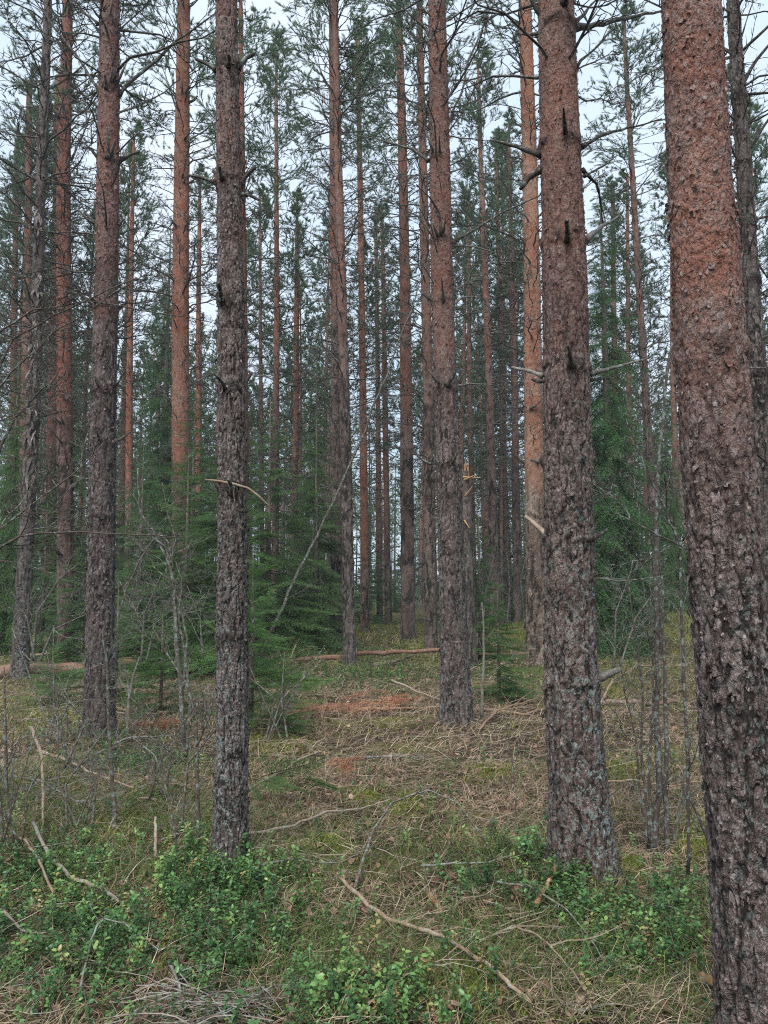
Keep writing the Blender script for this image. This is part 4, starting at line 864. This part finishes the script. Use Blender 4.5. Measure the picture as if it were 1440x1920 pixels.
for i, (px, D, H, k, lab) in enumerate(((560, 26, 4.6, 1, 'far spruce beneath the bushy-topped thin pine'), (455, 28, 6.5, 0, 'far dark spruce behind the grey front pine'), (200, 26, 6, 0, 'far spruce behind the dark-footed reddish pine'), (60, 27, 6.5, 0, 'far spruce behind the peeling trunk and the tall red pine'),
                                        (640, 33, 5, 1, 'far spruce behind the touching pair of pines'), (830, 34, 4, 1, 'far low spruce behind the central pine'), (960, 33, 3.6, 1, 'far low spruce behind the slim pines of the right middle'), (1010, 30, 5, 1, 'far spruce hidden mostly by the yellow-orange pine'), (1280, 28, 5, 0, 'far spruce just left of the closest trunk'), (350, 30, 8, 0, 'far tall spruce above the young spruces'), (740, 45, 4, 1, 'tiny far spruce in the open gap of the middle'), (530, 36, 7, 0, 'far spruce top between two thin pines'))):
    spruce(lab, px, 1150, D, H, k, (.8, .9, .85), i * 1.3)
spruce('slender tall spruce behind the bushy-topped thin pine', 590, 1150, 22, 9, 4, (0.8, 0.88, 0.816), 0, .8)
spruce('tall dim spruce between the drooping spruce and the closest trunk', 1260, 1150, 24, 8.5, 3, (0.8, 0.88, 0.816), 0.9, .8)
spruce('tall dark spruce behind the tall red pine', 115, 1150, 24, 10, 4, (0.75, 0.825, 0.765), 1.8, .8)
spruce('tall far spruce behind the widely branched pine', 940, 1150, 30, 8, 3, (0.8, 0.88, 0.816), 2.7, .8)
spruce('tall dim spruce right of the closest trunk', 1400, 1150, 24, 9, 3, (0.8, 0.88, 0.816), 4.5, .8)
spruce('tall far spruce at the left edge', 30, 1150, 30, 11, 4, (0.8, 0.88, 0.816), 6.3, .8)

# ================================================================== BARE SHRUBS AND SAPLINGS
def bare(name, label, cat, stems, seed, D, nb=7, bl=.5, mat=M_GREY, up=.9, tint=(1, 1, 1), dd=0., foot=None, branches=(), tw=7, group=None):
    """stems: [(points in px, width px at foot)], side branches grown on them, everything D metres ahead"""
    r = R_(seed); b0 = P(*stems[0][0][0], D) if foot is None else foot; z = float(gh(b0[0], b0[1])); rt = root(name, (b0[0], b0[1], z), label, cat, group)
    for si, (pts, wd) in enumerate(stems):
        n = 5 * (len(pts) - 1) + 1; a = np.array(pts, float); t = np.linspace(0, len(pts) - 1, n); px, py = np.interp(t, range(len(pts)), a[:, 0]), np.interp(t, range(len(pts)), a[:, 1])
        m = np.array([P(x, y, D + dd * i / (n - 1)) for i, (x, y) in enumerate(zip(px, py))]); m[1:] += np.cumsum(r.randn(n - 1, 3), 0) * .0022 * np.linalg.norm(m[-1] - m[0])
        r0 = wd / F * D / 2 * .72; rr = r0 * (1 - .75 * np.linspace(0, 1, n)) + .001
        ob('stem', mesh('stem', tubes(m, rr, 7, c=.4), mat, rt.location, True), rt, color=tint)
        for q in range(int(nb * 1.5)):
            t = r.uniform(.15, .97); j = min(int(t * (n - 1)), n - 2); d = m[j + 1] - m[j]; d /= np.linalg.norm(d)
            l = bl * r.uniform(.4, 1.1) * (1.2 - .6 * t); g = dead_branch(seed * 13 + si * 50 + q, 1, .0055, tw + 4, 4, 7, 3, .5, .3)
            az = r.uniform(0, 6.28); M = frame([d], az) @ rotz([r.uniform(.5, 1.1)])
            ob('branch', mesh('branch', g.inst(M, m[j][None], [[l, l, l]]), mat, rt.location), rt, color=tint)
    return rt
DK = (.55, .5, .5)
# right clump
fd = G(1235, 1605)[1]
bare('bare_shrub', 'clump of thin bare alder stems standing between the big dark pine and the closest trunk', 'shrub',
     [([(1228, 1602), (1236, 1500), (1238, 1300), (1240, 1100), (1240, 950), (1246, 850), (1255, 700), (1262, 620)], 17), ([(1252, 1612), (1248, 1500), (1246, 1350), (1243, 1180), (1240, 1080)], 15),
      ([(1218, 1580), (1208, 1450), (1206, 1330), (1190, 1200), (1180, 1120), (1188, 1060)], 7), ([(1216, 1590), (1203, 1500), (1190, 1380), (1170, 1290), (1160, 1220), (1176, 1160)], 5), ([(1222, 1598), (1216, 1480), (1222, 1330), (1224, 1200), (1215, 1120)], 8)],
     21, fd, 6, .55, M_GREY, tint=DK)
bare('bare_sapling', 'thin leaning bare sapling against the left edge of the closest trunk', 'sapling', [([(1258, 1600), (1275, 1500), (1288, 1400), (1300, 1300)], 5), ([(1262, 1600), (1272, 1540), (1290, 1480)], 4)], 22, fd + .1, 4, .35, tint=(.8, .75, .7))
bare('bare_sapling', 'dead forked stick leaning at the foot of the closest trunk', 'stick', [([(1335, 1590), (1308, 1530), (1272, 1452)], 9), ([(1310, 1560), (1290, 1510), (1275, 1460)], 5)], 23, 3.9, 1, .12, tint=(.45, .42, .42))
bare('bare_sapling', 'whip-thin bare sapling in the clearing left of the big dark pine', 'sapling', [([(965, 1608), (966, 1500), (958, 1430), (950, 1370), (948, 1352)], 4), ], 24, 4.5, 6, .22, tint=(.6, .5, .45))
bare('bare_sapling', 'pale thin sapling beside the right foot of the central pine', 'sapling', [([(903, 1345), (906, 1250), (908, 1180), (905, 1130)], 9)], 25, 8.1, 6, .45, tint=(1.05, 1.05, .95))
# leaning stem
D0 = G(490, 1225)[1]
bare('leaning_dead_stem', 'long thin lichened dead stem leaning right, from the grass to beyond the touching pines', 'dead tree', [([(474, 1264), (530, 1130), (575, 1035), (640, 900), (690, 790), (725, 690), (775, 570), (800, 490)], 9.5)], 26, 13.2, 22, .8, M_GREY, dd=.6, tint=(.5, .48, .45))
# left shrubs
bare('bare_shrub', 'arching bare shrub with pale drooping shoots in front of the young spruces', 'shrub',
     [([(345, 1400), (340, 1250), (330, 1130), (325, 1060), (300, 1010), (265, 960), (262, 880)], 13), ([(322, 1060), (310, 1025), (290, 1010), (262, 1050), (235, 1110), (222, 1160)], 7), ([(325, 1070), (318, 1020), (300, 1000), (275, 1030), (250, 1100), (240, 1150)], 6),
      ([(330, 1130), (322, 1060), (330, 1010), (316, 960), (305, 900)], 6), ([(342, 1300), (350, 1200), (335, 1130), (310, 1070), (318, 1010)], 7), ([(350, 1420), (355, 1310), (345, 1240), (330, 1160), (335, 1090), (322, 1050)], 8)],
     31, 6.2, 7, .55, M_GREY, tint=(.6, .58, .54))
bare('bare_shrub', 'dark crooked bare shrub between the dark-footed pine and the grey front pine', 'shrub',
     [([(355, 1690), (330, 1600), (315, 1500), (290, 1420), (240, 1380)], 7), ([(375, 1640), (370, 1500), (366, 1350), (368, 1320)], 13), ([(340, 1560), (352, 1430), (400, 1370), (440, 1350)], 6), ([(366, 1350), (350, 1280), (310, 1220), (290, 1180)], 7), ([(368, 1400), (395, 1340), (402, 1280)], 7)],
     32, 4.3, 7, .4, M_GREY, tint=(.6, .55, .5))
bare('bare_sapling', 'grey upright sapling in front of the dark-footed reddish pine', 'sapling', [([(217, 1630), (215, 1500), (210, 1380), (208, 1250), (200, 1180)], 13), ], 33, 4.6, 14, .45, M_GREY, tint=(.65, .62, .55))
bare('bare_sapling', 'forked dry sapling right of the dark-footed pine, lichen on its fork', 'sapling', [([(238, 1390), (242, 1310), (250, 1270), (262, 1230)], 11), ([(243, 1310), (240, 1280), (232, 1255)], 7)], 34, 6.9, 6, .5, M_GREY, tint=(.9, .88, .8))
bare('bare_sapling', 'thin dark sapling close to the left edge by the moss', 'sapling', [([(14, 1500), (12, 1400), (10, 1330), (8, 1250)], 9), ([(24, 1500), (22, 1420), (26, 1360)], 5)], 35, 5.2, 8, .4, tint=(.55, .5, .45))
bare('bare_shrub', 'fine leafless bush arching in at the left edge above the brush', 'shrub', [([(-60, 1500), (-50, 1200), (-20, 900), (40, 780), (120, 700)], 14), ([(-55, 1300), (-30, 1050), (40, 1010), (150, 1000), (330, 1010)], 8), ([(-50, 1250), (-10, 1000), (60, 940), (150, 870), (210, 800)], 6), ([(-50, 1100), (-30, 760), (30, 640), (120, 590), (250, 520)], 8),
      ([(-45, 1000), (-30, 640), (60, 575), (180, 560), (400, 600)], 7), ([(-50, 1100), (-40, 800), (20, 700), (100, 620), (200, 560), (290, 500)], 6)], 36, 4.0, 9, .6, M_DEAD, tint=(1.3, 1.2, 1.15))
bare('bare_shrub', 'wiry dark bush low behind the fallen logs at left', 'shrub', [([(60, 1240), (70, 1150), (110, 1090), (150, 1060)], 7), ([(66, 1240), (50, 1160), (20, 1110)], 6), ([(75, 1240), (100, 1180), (160, 1150), (200, 1100)], 6)], 37, 10.5, 10, 1.0, tint=(.6, .58, .55))
bare('bare_shrub', 'tangle of thin grey stems behind the logs, right of the dark-footed pine', 'shrub', [([(265, 1240), (270, 1150), (300, 1080)], 7), ([(275, 1240), (290, 1170), (360, 1110)], 6), ([(380, 1240), (375, 1160), (350, 1100)], 6)], 38, 9., 10, .9, tint=(.75, .72, .68))
bare('bare_shrub', 'thin twiggy bush on the mossy rise right of the big dark pine', 'shrub', [([(1150, 1260), (1155, 1150), (1180, 1080)], 6), ([(1160, 1260), (1190, 1160), (1240, 1090)], 6), ([(1280, 1280), (1275, 1180), (1290, 1100)], 6)], 39, 11, 9, .9, tint=(.8, .75, .7))
bare('bare_shrub', 'faint leafless thicket in the middle distance right of the leaning stem', 'shrub', [([(560, 1170), (565, 1090), (575, 1010)], 7), ([(600, 1170), (605, 1100), (590, 1020)], 6), ([(540, 1165), (538, 1090), (545, 1040)], 6)], 40, 17, 8, 1.1, tint=(.5, .48, .46))
bare('bare_shrub', 'bare thicket between the snapped trunk and the yellow-orange pine', 'shrub', [([(950, 1180), (955, 1100), (950, 1040)], 6), ([(985, 1180), (975, 1090), (990, 1020)], 6), ([(905, 1180), (912, 1110), (925, 1050)], 6)], 42, 18, 8, 1.1, tint=(.6, .56, .54))
bare('birch_sapling', 'thin curving bare birch twigs hanging between the closest trunk and the big dark pine', 'sapling', [([(1290, 1640), (1292, 1400), (1284, 1020), (1262, 960), (1222, 860), (1190, 790)], 8), ([(1288, 1030), (1230, 1000), (1150, 960), (1110, 900)], 4)], 43, 3.6, 8, .5, M_GREY, tint=(.45, .4, .4))
for i, (lab, x0, y0, D_, tt) in enumerate((('low tangled leafless bush at the foot of the dark-footed pine', 130, 1440, 6.0, (.6, .55, .5)), ('wiry leafless bush between the peeling trunk and the dark-footed pine', 100, 1400, 7.0, (.7, .64, .6)), ('bristling grey bush in the lower left brush above the berry plants', 150, 1560, 4.6, (.8, .75, .7)), ('small brittle bush immediately left of the grey front pine', 300, 1500, 5.2, (.65, .6, .55)), ('thin leafless bush at the left edge by the pale forked stick', 20, 1580, 4.2, (.6, .55, .5)), ('leafless bush behind the grey front pine on its right side', 520, 1400, 7., (.7, .65, .6)))):
    q = R_(900 + i); bare('bare_shrub', lab, 'shrub', [([(x0 + q.uniform(-25, 25), y0), (x0 + q.uniform(-40, 40), y0 - 90), (x0 + q.uniform(-90, 90), y0 - q.uniform(120, 240))], q.uniform(4, 7)) for _ in range(5)], 60 + i, D_, 4, .42, tint=tt)
# peeling dead tree at left
D1 = G(36, 1283)[1]
rt = pine('peeling_dead_tree', 'grey dead trunk near the left edge with shredded peeling bark and bristling twigs', (36, 1283), [(36, 1285, 32), (42, 1150, 29), (50, 1000, 27), (58, 850, 25), (66, 700, 24), (72, 500, 21), (76, 350, 18), (85, 150, 17), (92, -50, 14), (98, -300, 11)],
          rust=(700, 500, .1), tint=(.95, .97, .97), lich=.75, seed=140, H=13, cat='dead tree', flakes=1400, zs=(4.2, 12.), whl=1.25, wcol=(.8, .8, .8), flare=.2)
r = R_(44)
for i in range(46):
    y = r.uniform(380, 900); x = np.interp(y, [380, 900], [75, 55]); b = P(x + r.uniform(-9, 9), y, D1 - .1); l = r.uniform(.08, .28); q = np.array([[0, 0, 0], [.03, -.02, -l * .4], [.05, -.04, -l]]) * [r.choice([-1, 1]), 1, 1]
    wv = np.array([.012, .02, .005]) * r.uniform(.7, 1.6); V = np.concatenate([b + q - np.stack([wv, 0 * wv, 0 * wv], -1), b + q + np.stack([wv, 0 * wv, 0 * wv], -1)])
    ob('bark_strip', mesh('bark_strip', Geo(V, None, [[0, 1, 4, 3], [1, 2, 5, 4]], e=1., c=r.uniform(.3, 1), r=0., l=.3, k=0.), M_BARK, rt.location), rt, color=(1, 1, 1))
# slanting dead top seen through the branches right of the central pine
bare('leaning_dead_stem', 'dark dead stem slanting up right behind the central pine\'s upper trunk', 'dead tree', [([(842, 1210), (838, 900), (838, 500), (850, 230), (880, 120), (915, 20), (930, -30)], 11)], 45, 12., 12, .8, M_DEAD)

# ================================================================== DEADWOOD ON THE GROUND
def stick(name, label, cat, pts, wd, seed, h=(0, 0), mat=M_STICK, tint=(1, 1, 1), tw=3, tl=.3, group=None, end=.35, k=7, wob=.01, bark=False):
    n = 6 * (len(pts) - 1) + 1; a = np.array(pts, float); t = np.linspace(0, len(pts) - 1, n); px, py = np.interp(t, range(len(pts)), a[:, 0]), np.interp(t, range(len(pts)), a[:, 1]); r = R_(seed)
    m = np.array([G(x, y) for x, y in zip(px, py)]); r0 = wd / F * np.linalg.norm(m.mean(0)) / 2 * .85
    hh = np.interp(np.linspace(0, 1, n), np.linspace(0, 1, len(h)), h); m[:, 2] = gz(m[:, 0], m[:, 1]) * .3 + .7 * np.interp(np.linspace(0, 1, n), np.linspace(0, 1, 5), np.interp(np.linspace(0, 1, 5), np.linspace(0, 1, n), gz(m[:, 0], m[:, 1]))) + r0 * .7 + .012 + hh
    m[1:-1] += r.randn(n - 2, 3) * wob * r0 * 20; rr = r0 * (1 - (1 - end) * np.linspace(0, 1, n)) * (1 + .08 * r.randn(n))
    g0 = m[n // 2].copy(); rt = root(name, tuple(g0), label, cat, group)
    ob('stem', mesh('stem', tubes(m, rr, k, c=r.uniform(.2, .8)), mat, g0, True), rt, color=tint)
    for i in range(tw):
        t = r.uniform(.1, .95); j = min(int(t * (n - 1)), n - 2); d = m[j + 1] - m[j]; sg = r.choice([-1, 1])
        M = rotz([math.atan2(d[1], d[0]) + sg * r.uniform(.4, 1.1)]) @ roty([-r.uniform(.0, .5)]) @ rotx([r.uniform(-.4, .4)])
        l = tl * r.uniform(.5, 1.2); g = dead_branch(seed * 17 + i, 1, .010, 4, 2, 6, 3)
        ob('twig', mesh('twig', g.inst(M, m[j][None], [[l, l, l]]), mat, g0), rt, color=tint)
    return rt
S = stick
BKT = (.8, .58, .52)
S('fallen_log', 'long reddish fallen log at left, running behind the dark-footed pine to the grey front pine', 'log', [(-60, 1284), (90, 1274), (215, 1266), (330, 1256), (415, 1246), (480, 1240)], 25, 1, h=(.07, .05, .1, .05), tint=BKT, tw=5, tl=.5, end=.7, k=10, wob=.004)
S('fallen_log', 'thinner bleached log lying just beyond the long reddish one', 'log', [(230, 1248), (320, 1244), (420, 1238), (540, 1236)], 10, 2, h=(.1, .12, .05), tint=(.8, .7, .66), tw=4, tl=.5)
S('fallen_log', 'slim red-brown fallen trunk across the middle, from the touching pines to the central pine', 'log', [(560, 1243), (640, 1243), (720, 1240), (825, 1236), (900, 1242), (1010, 1238)], 12, 3, tint=(.72, .46, .40), tw=7, tl=.6, end=.5, h=(.0, .08, .12, .05))
S('fallen_log', 'dark mossy branch stub propped under the slim fallen trunk', 'log', [(700, 1252), (745, 1246), (775, 1240)], 11, 4, h=(.0, .05), mat=M_DEAD, tint=(1.2, 1, .9), tw=2)
S('fallen_log', 'pale brown fallen pole behind the red dead needles, ending at the central pine', 'log', [(600, 1330), (700, 1334), (760, 1332), (830, 1330)], 10, 5, tint=(.9, .62, .5), tw=4, tl=.45)
S('fallen_log', 'broken grey-pink pole running right from the central pine to the big dark pine', 'log', [(885, 1335), (940, 1340), (985, 1345), (1030, 1328)], 10, 6, tint=(.85, .68, .6), tw=4, tl=.4)
S('fallen_log', 'flat grey log on the ground right of the big dark pine', 'log', [(1110, 1326), (1180, 1322), (1250, 1322), (1330, 1326)], 14, 7, tint=(.66, .56, .54), tw=2)
S('dead_branch', 'thin pale stick sloping down to the left foot of the central pine', 'branch', [(735, 1296), (785, 1312), (828, 1322)], 6, 8, h=(.12, .03), tw=1)
S('dead_branch', 'bleached stick pointing up right from the grey front pine toward the clearing', 'branch', [(462, 1490), (510, 1470), (550, 1452), (597, 1437)], 7, 9, h=(.02, .1), tw=1, tl=.2, end=.8)
S('dead_branch', 'long pale curved stick low on the ground right of the grey front pine', 'branch', [(463, 1585), (540, 1572), (610, 1548), (680, 1535), (735, 1518)], 7, 10, h=(.02, .06, .03), tw=4, tl=.25)
S('dead_branch', 'lichen-spotted twig lying across the middle of the clearing', 'branch', [(655, 1432), (700, 1434), (745, 1432), (800, 1438)], 6, 11, mat=M_GREY, tint=(.6, .6, .6), tw=5, tl=.18, h=(.03, .06))
S('dead_branch', 'long lichened branch crossing the bottom centre, forked at its upper end', 'branch', [(636, 1676), (690, 1722), (760, 1758), (830, 1788), (900, 1845), (950, 1872), (998, 1896)], 10, 12, mat=M_STICK, tint=(.95, .88, .8), tw=4, tl=.3, h=(.05, .04, .04, .02), end=.8)
S('dead_branch', 'straight pale twig pair lying left of the crossing branch\'s upper end', 'branch', [(505, 1696), (560, 1702), (610, 1700), (655, 1696)], 5, 13, tint=(.85, .72, .66), tw=4, tl=.2)
S('dead_branch', 'dark arching branch rising from the clearing and bending over left of the big dark pine', 'branch', [(665, 1680), (700, 1600), (735, 1565), (800, 1548), (860, 1560), (905, 1590), (935, 1640)], 6, 14, h=(.02, .12, .18, .2, .16, .06, .02), mat=M_GREY, tint=(.75, .7, .62), tw=5, tl=.25)
S('dead_branch', 'small grey lichened twig crossing below the arching branch', 'branch', [(790, 1642), (850, 1638), (890, 1640), (960, 1642)], 5, 15, h=(.05, .06), mat=M_GREY, tint=(.8, .85, .85), tw=4, tl=.15)
S('dead_branch', 'short orange-brown broken stick standing out of the grass left of the big dark pine\'s foot', 'branch', [(1005, 1715), (1025, 1695), (1045, 1678)], 10, 16, tint=(1.3, .95, .7), h=(.02, .07), tw=0, end=.9)
S('bark_piece', 'piece of reddish rotten wood in the grass below the clearing', 'wood piece', [(802, 1680), (815, 1692), (828, 1714)], 13, 17, tint=(1., .6, .42), tw=0, end=.8)
S('dead_branch', 'crooked bare branch along the bottom right grass, curling toward the corner', 'branch', [(905, 1790), (960, 1770), (1010, 1795), (1055, 1840), (1095, 1885), (1110, 1918)], 6, 18, mat=M_STICK, tint=(.95, .95, .9), tw=5, tl=.3, h=(.04, .08, .03))
S('dead_branch', 'grey mossy stick at the bottom edge right of centre', 'branch', [(1075, 1905), (1120, 1897), (1170, 1890)], 9, 19, mat=M_GREY, tw=2, tl=.12)
S('dead_branch', 'thin twig arcing out of the berry plants near the big dark pine\'s foot', 'branch', [(930, 1680), (990, 1700), (1060, 1740), (1110, 1790), (1140, 1830)], 5, 20, mat=M_GREY, tint=(.9, .9, .85), tw=5, tl=.25, h=(.05, .08, .03))
S('dead_branch', 'thick weathered branch sloping down right through the lower left berries, its end split pale', 'branch', [(60, 1590), (90, 1640), (130, 1668), (190, 1690), (245, 1722)], 8, 21, mat=M_GREY, tint=(1, .9, .8), tw=3, tl=.25, h=(.1, .05, .02), end=.9)
S('dead_branch', 'pale forked stick slanting above the lower left berries', 'branch', [(0, 1608), (45, 1620), (75, 1660), (100, 1705)], 6, 22, tint=(.7, .62, .58), tw=3, tl=.3, h=(.1, .1, .05), end=.7)
S('dead_branch', 'long weathered branch in the brush left of the grey front pine', 'branch', [(70, 1430), (130, 1450), (190, 1475), (250, 1500)], 8, 23, tint=(.9, .82, .72), tw=5, tl=.35, h=(.08, .06, .04))
S('dead_branch', 'short pale upright dead stick near the left edge', 'branch', [(55, 1450), (75, 1490), (80, 1550), (78, 1590)], 8, 24, tint=(.95, .85, .78), tw=2, tl=.2, h=(.3, .2, .05, .0))
S('dead_branch', 'grey branch pair lying on the moss below the dark-footed pine', 'branch', [(150, 1450), (220, 1420), (270, 1412), (330, 1400)], 6, 25, mat=M_GREY, tw=6, tl=.35, h=(.05, .12, .08))
S('dead_branch', 'thin stick crossing the litter between two left saplings', 'branch', [(250, 1505), (330, 1520), (400, 1512)], 6, 26, tint=(1, .9, .8), tw=3, tl=.25)
S('dead_branch', 'bleached short stake poking up left of the grey front pine\'s foot', 'branch', [(290, 1618), (291, 1600), (290, 1580)], 7, 27, h=(0, .08, .12), tw=0, end=.8)
S('dead_branch', 'slim branch lying across the bottom left corner', 'branch', [(0, 1745), (40, 1775), (75, 1780)], 7, 28, mat=M_GREY, tint=(.8, .7, .7), tw=2, tl=.2, h=(.06, .02))
S('dead_branch', 'kinked pale twig at the bottom left, bent like an elbow', 'branch', [(150, 1870), (170, 1815), (192, 1782), (250, 1790), (300, 1805)], 5, 29, mat=M_GREY, tw=3, tl=.15, h=(.02, .12, .12, .03))
S('dead_branch', 'branch tip poking out of the twig heap at the bottom edge', 'branch', [(315, 1845), (335, 1880), (350, 1915)], 8, 30, mat=M_GREY, tw=2, tl=.2, h=(.06, .03))
S('dead_branch', 'long dry stem lying right of the big dark pine toward the closest trunk', 'branch', [(1135, 1480), (1190, 1478), (1260, 1495), (1320, 1490)], 5, 31, tint=(1.05, .95, .85), tw=4, tl=.3, h=(.03, .08))
S('dead_branch', 'pale curved twig bundle just right of the lichened stub on the big dark pine', 'branch', [(1125, 1330), (1150, 1300), (1200, 1270), (1290, 1262)], 5, 32, tint=(1.1, 1, .85), tw=6, tl=.5, h=(.02, .12, .15, .1))
S('dead_branch', 'dry pale brush lying at the right foot of the snapped trunk', 'branch', [(900, 1380), (930, 1350), (975, 1340), (1015, 1322)], 5, 33, tint=(1.05, .85, .7), tw=7, tl=.45, h=(.02, .1, .1))
S('dead_branch', 'upturned broken bough with pale prongs at the left end of the slim fallen trunk', 'branch', [(500, 1262), (545, 1248), (575, 1215)], 5, 34, tint=(1.1, .9, .75), tw=6, tl=.6, h=(0, .1, .5))
S('dead_branch', 'heap of pale broken twigs along the left fallen log', 'branch', [(20, 1240), (110, 1246), (200, 1250)], 6, 35, tint=(.9, .78, .7), tw=10, tl=.8, h=(.05, .15, .08))
S('dead_branch', 'grey twiggy bough lying between the moss and the left edge', 'branch', [(-20, 1470), (40, 1500), (110, 1520), (170, 1540)], 5, 36, mat=M_GREY, tint=(.9, .88, .85), tw=8, tl=.4, h=(.05, .12, .06))
S('dead_branch', 'bare bough curving through the bottom right grass', 'branch', [(690, 1905), (760, 1870), (830, 1858), (900, 1870)], 5, 37, mat=M_STICK, tw=4, tl=.2, h=(.03, .07))
S('dead_branch', 'thin fallen twig right of the big dark pine\'s foot', 'branch', [(1170, 1700), (1230, 1720), (1290, 1745)], 5, 38, mat=M_GREY, tint=(.8, .75, .7), tw=4, tl=.2, h=(.03, .05))
S('bark_piece', 'curled scraps of pale bark in the bottom right corner', 'wood piece', [(1310, 1850), (1335, 1862), (1355, 1870)], 20, 39, tint=(1.2, .85, .65), tw=0, end=.9)
S('dead_branch', 'curved dry stick lying under the alder clump', 'branch', [(1140, 1570), (1180, 1556), (1230, 1570)], 5, 40, tint=(.9, .7, .6), tw=3, tl=.2, h=(.02, .05))
S('dead_branch', 'bleached crossed twigs in the litter below the red needle patch', 'branch', [(600, 1470), (635, 1490), (640, 1530)], 5, 41, tint=(1.1, 1, .9), tw=4, tl=.25, h=(.02, .06))
S('dead_branch', 'thin grey branch between the clearing and the berry plants, left of centre', 'branch', [(490, 1660), (560, 1640), (640, 1640), (700, 1610)], 5, 42, mat=M_GREY, tw=5, tl=.2, h=(.03, .06))
# twig heap at the bottom edge
r = R_(55); c = G(390, 1905); n = 75; t = np.linspace(-.5, .5, 6)[None]; az = r.uniform(-1.2, 1.2, (n, 1)) * r.uniform(.3, 1, (n, 1)) + .2 * np.cumsum(r.randn(n, 6), 1); L = r.uniform(.15, .55, (n, 1)); ox = r.randn(n, 1) * .10; oy = r.randn(n, 1) * .06
px = c[0] + ox + np.cos(az) * L * t; py = c[1] + oy + np.sin(az) * L * t; pz = gz(px.ravel(), py.ravel()).reshape(n, 6) + .015 + r.uniform(0, .07, (n, 1)) * (1 - 1.5 * t ** 2)
tag(ob('twig_heap', mesh('twig_heap', tubes(np.stack([px, py, pz], -1) - c, r.uniform(.0008, .0032, (n, 1)) * np.ones((1, 6)), 4, c=r.rand(n)), M_GREY), None, tuple(c), (1, .92, .9)), 'heap of fine grey twigs among berry leaves at the bottom edge', 'twig heap', kind='stuff')
# stick lodged in the front pine
D5 = G(430, 1640)[1]
tag(ob('lodged_stick', mesh('lodged_stick', Geo.join([tubes(np.array([P(x, y, D5 - .12) for x, y in ((384, 899), (410, 902), (440, 908), (465, 915), (485, 930), (512, 956))]), [.004, .007, .008, .007, .006, .004], 6, c=.9),
    tubes(np.array([P(436, 908, D5 - .12), P(440, 940, D5 - .13), P(437, 990, D5 - .1)]), [.004, .003, .002], 4, c=.2)]), M_STICK, P(440, 908, D5), True), None, tuple(P(440, 908, D5)), (.6, .52, .45)), 'bent pale stick caught in the bark of the grey front pine', 'stick')
# dead red spruce boughs and fallen green sprays
def lying(name, label, cat, px, py, n, L, mat, tint, seed, az=(0, 6.28), spread=.2, tilt=.15):
    r = R_(seed); c = G(px, py); c[2] = float(gz(c[:1], c[1:2])[0]); gs = []
    for i in range(n):
        l = L * r.uniform(.6, 1.1); t = np.array([[r.randn() * spread, r.randn() * spread * .5, .07 + .08 * r.rand()]])
        gs.append((SPRAY_MID if mat is M_RED else SPRAY)[i % 4].inst(rotz([r.uniform(*az)]) @ roty([-r.uniform(.0, tilt) - .16]) @ rotx([r.uniform(-.9, .9)]), t, [[l, l, l]], c=[r.uniform(-.2, .5)]))
    return tag(ob(name, mesh(name, Geo.join(gs), mat), None, tuple(c), tint), label, cat)
lying('dead_bough', 'long heap of rust-red dead needle boughs in front of the pale pole', 'dead bough', 640, 1338, 11, .6, M_RED, (1, 1, 1), 61, spread=.38)
lying('dead_bough', 'brighter end of rust-red dead boughs nearest the central pine', 'dead bough', 722, 1326, 6, .6, M_RED, (1.15, 1.05, 1), 62, spread=.25)
lying('dead_bough', 'small patch of rust-red needles in the middle of the clearing', 'dead bough', 645, 1458, 3, .4, M_RED, (1., .9, .9), 63, spread=.15)
lying('dead_bough', 'little rust-red tuft beside the sapling left of the grey front pine', 'dead bough', 312, 1375, 4, .45, M_RED, (.9, .75, .7), 64, spread=.1)
lying('dead_bough', 'faded red-brown bough at the right side of the grey front pine', 'dead bough', 478, 1385, 4, .4, M_RED, (.9, .8, .75), 65, spread=.12)
lying('spruce_bough', 'fallen green spruce bough right of the grey front pine, fanned on the ground', 'spruce bough', 505, 1495, 7, .55, M_SPR, (1.0, 1.1, .95), 66, az=(-1.4, .3), spread=.12, tilt=.4)
lying('spruce_bough', 'low light-green spruce sprays above the red needles', 'spruce bough', 500, 1310, 6, .8, M_SPR, (1.25, 1.3, 1.05), 67, az=(-.5, .5), spread=.3, tilt=.5)
lying('spruce_bough', 'low green spruce sprays left of the dark-footed pine by the log', 'spruce bough', 60, 1310, 6, .8, M_SPR, (1.2, 1.3, 1.05), 68, az=(-.5, .6), spread=.35, tilt=.5)
HZ = bpy.data.materials.new('haze'); HZ.use_nodes = True; hn = HZ.node_tree; hn.nodes.clear()
hv = hn.nodes.new('ShaderNodeVolumePrincipled'); ho = hn.nodes.new('ShaderNodeOutputMaterial'); hn.links.new(hv.outputs[0], ho.inputs['Volume'])
hv.inputs['Color'].default_value = (.86, .93, .97, 1); hv.inputs['Density'].default_value = .0011
lo, hi = np.array([-290, -75, -4.]), np.array([290, 300, 26.])
V = np.array([[(lo, hi)[i][0], (lo, hi)[j][1], (lo, hi)[k][2]] for i in (0, 1) for j in (0, 1) for k in (0, 1)])
tag(ob('haze', mesh('haze', Geo(V, None, [[0, 1, 3, 2], [4, 6, 7, 5], [0, 4, 5, 1], [2, 3, 7, 6], [0, 2, 6, 4], [1, 5, 7, 3]]), HZ)), kind='stuff')
print('objects', len(sc.objects), 'verts', sum(len(m.vertices) for m in bpy.data.meshes))
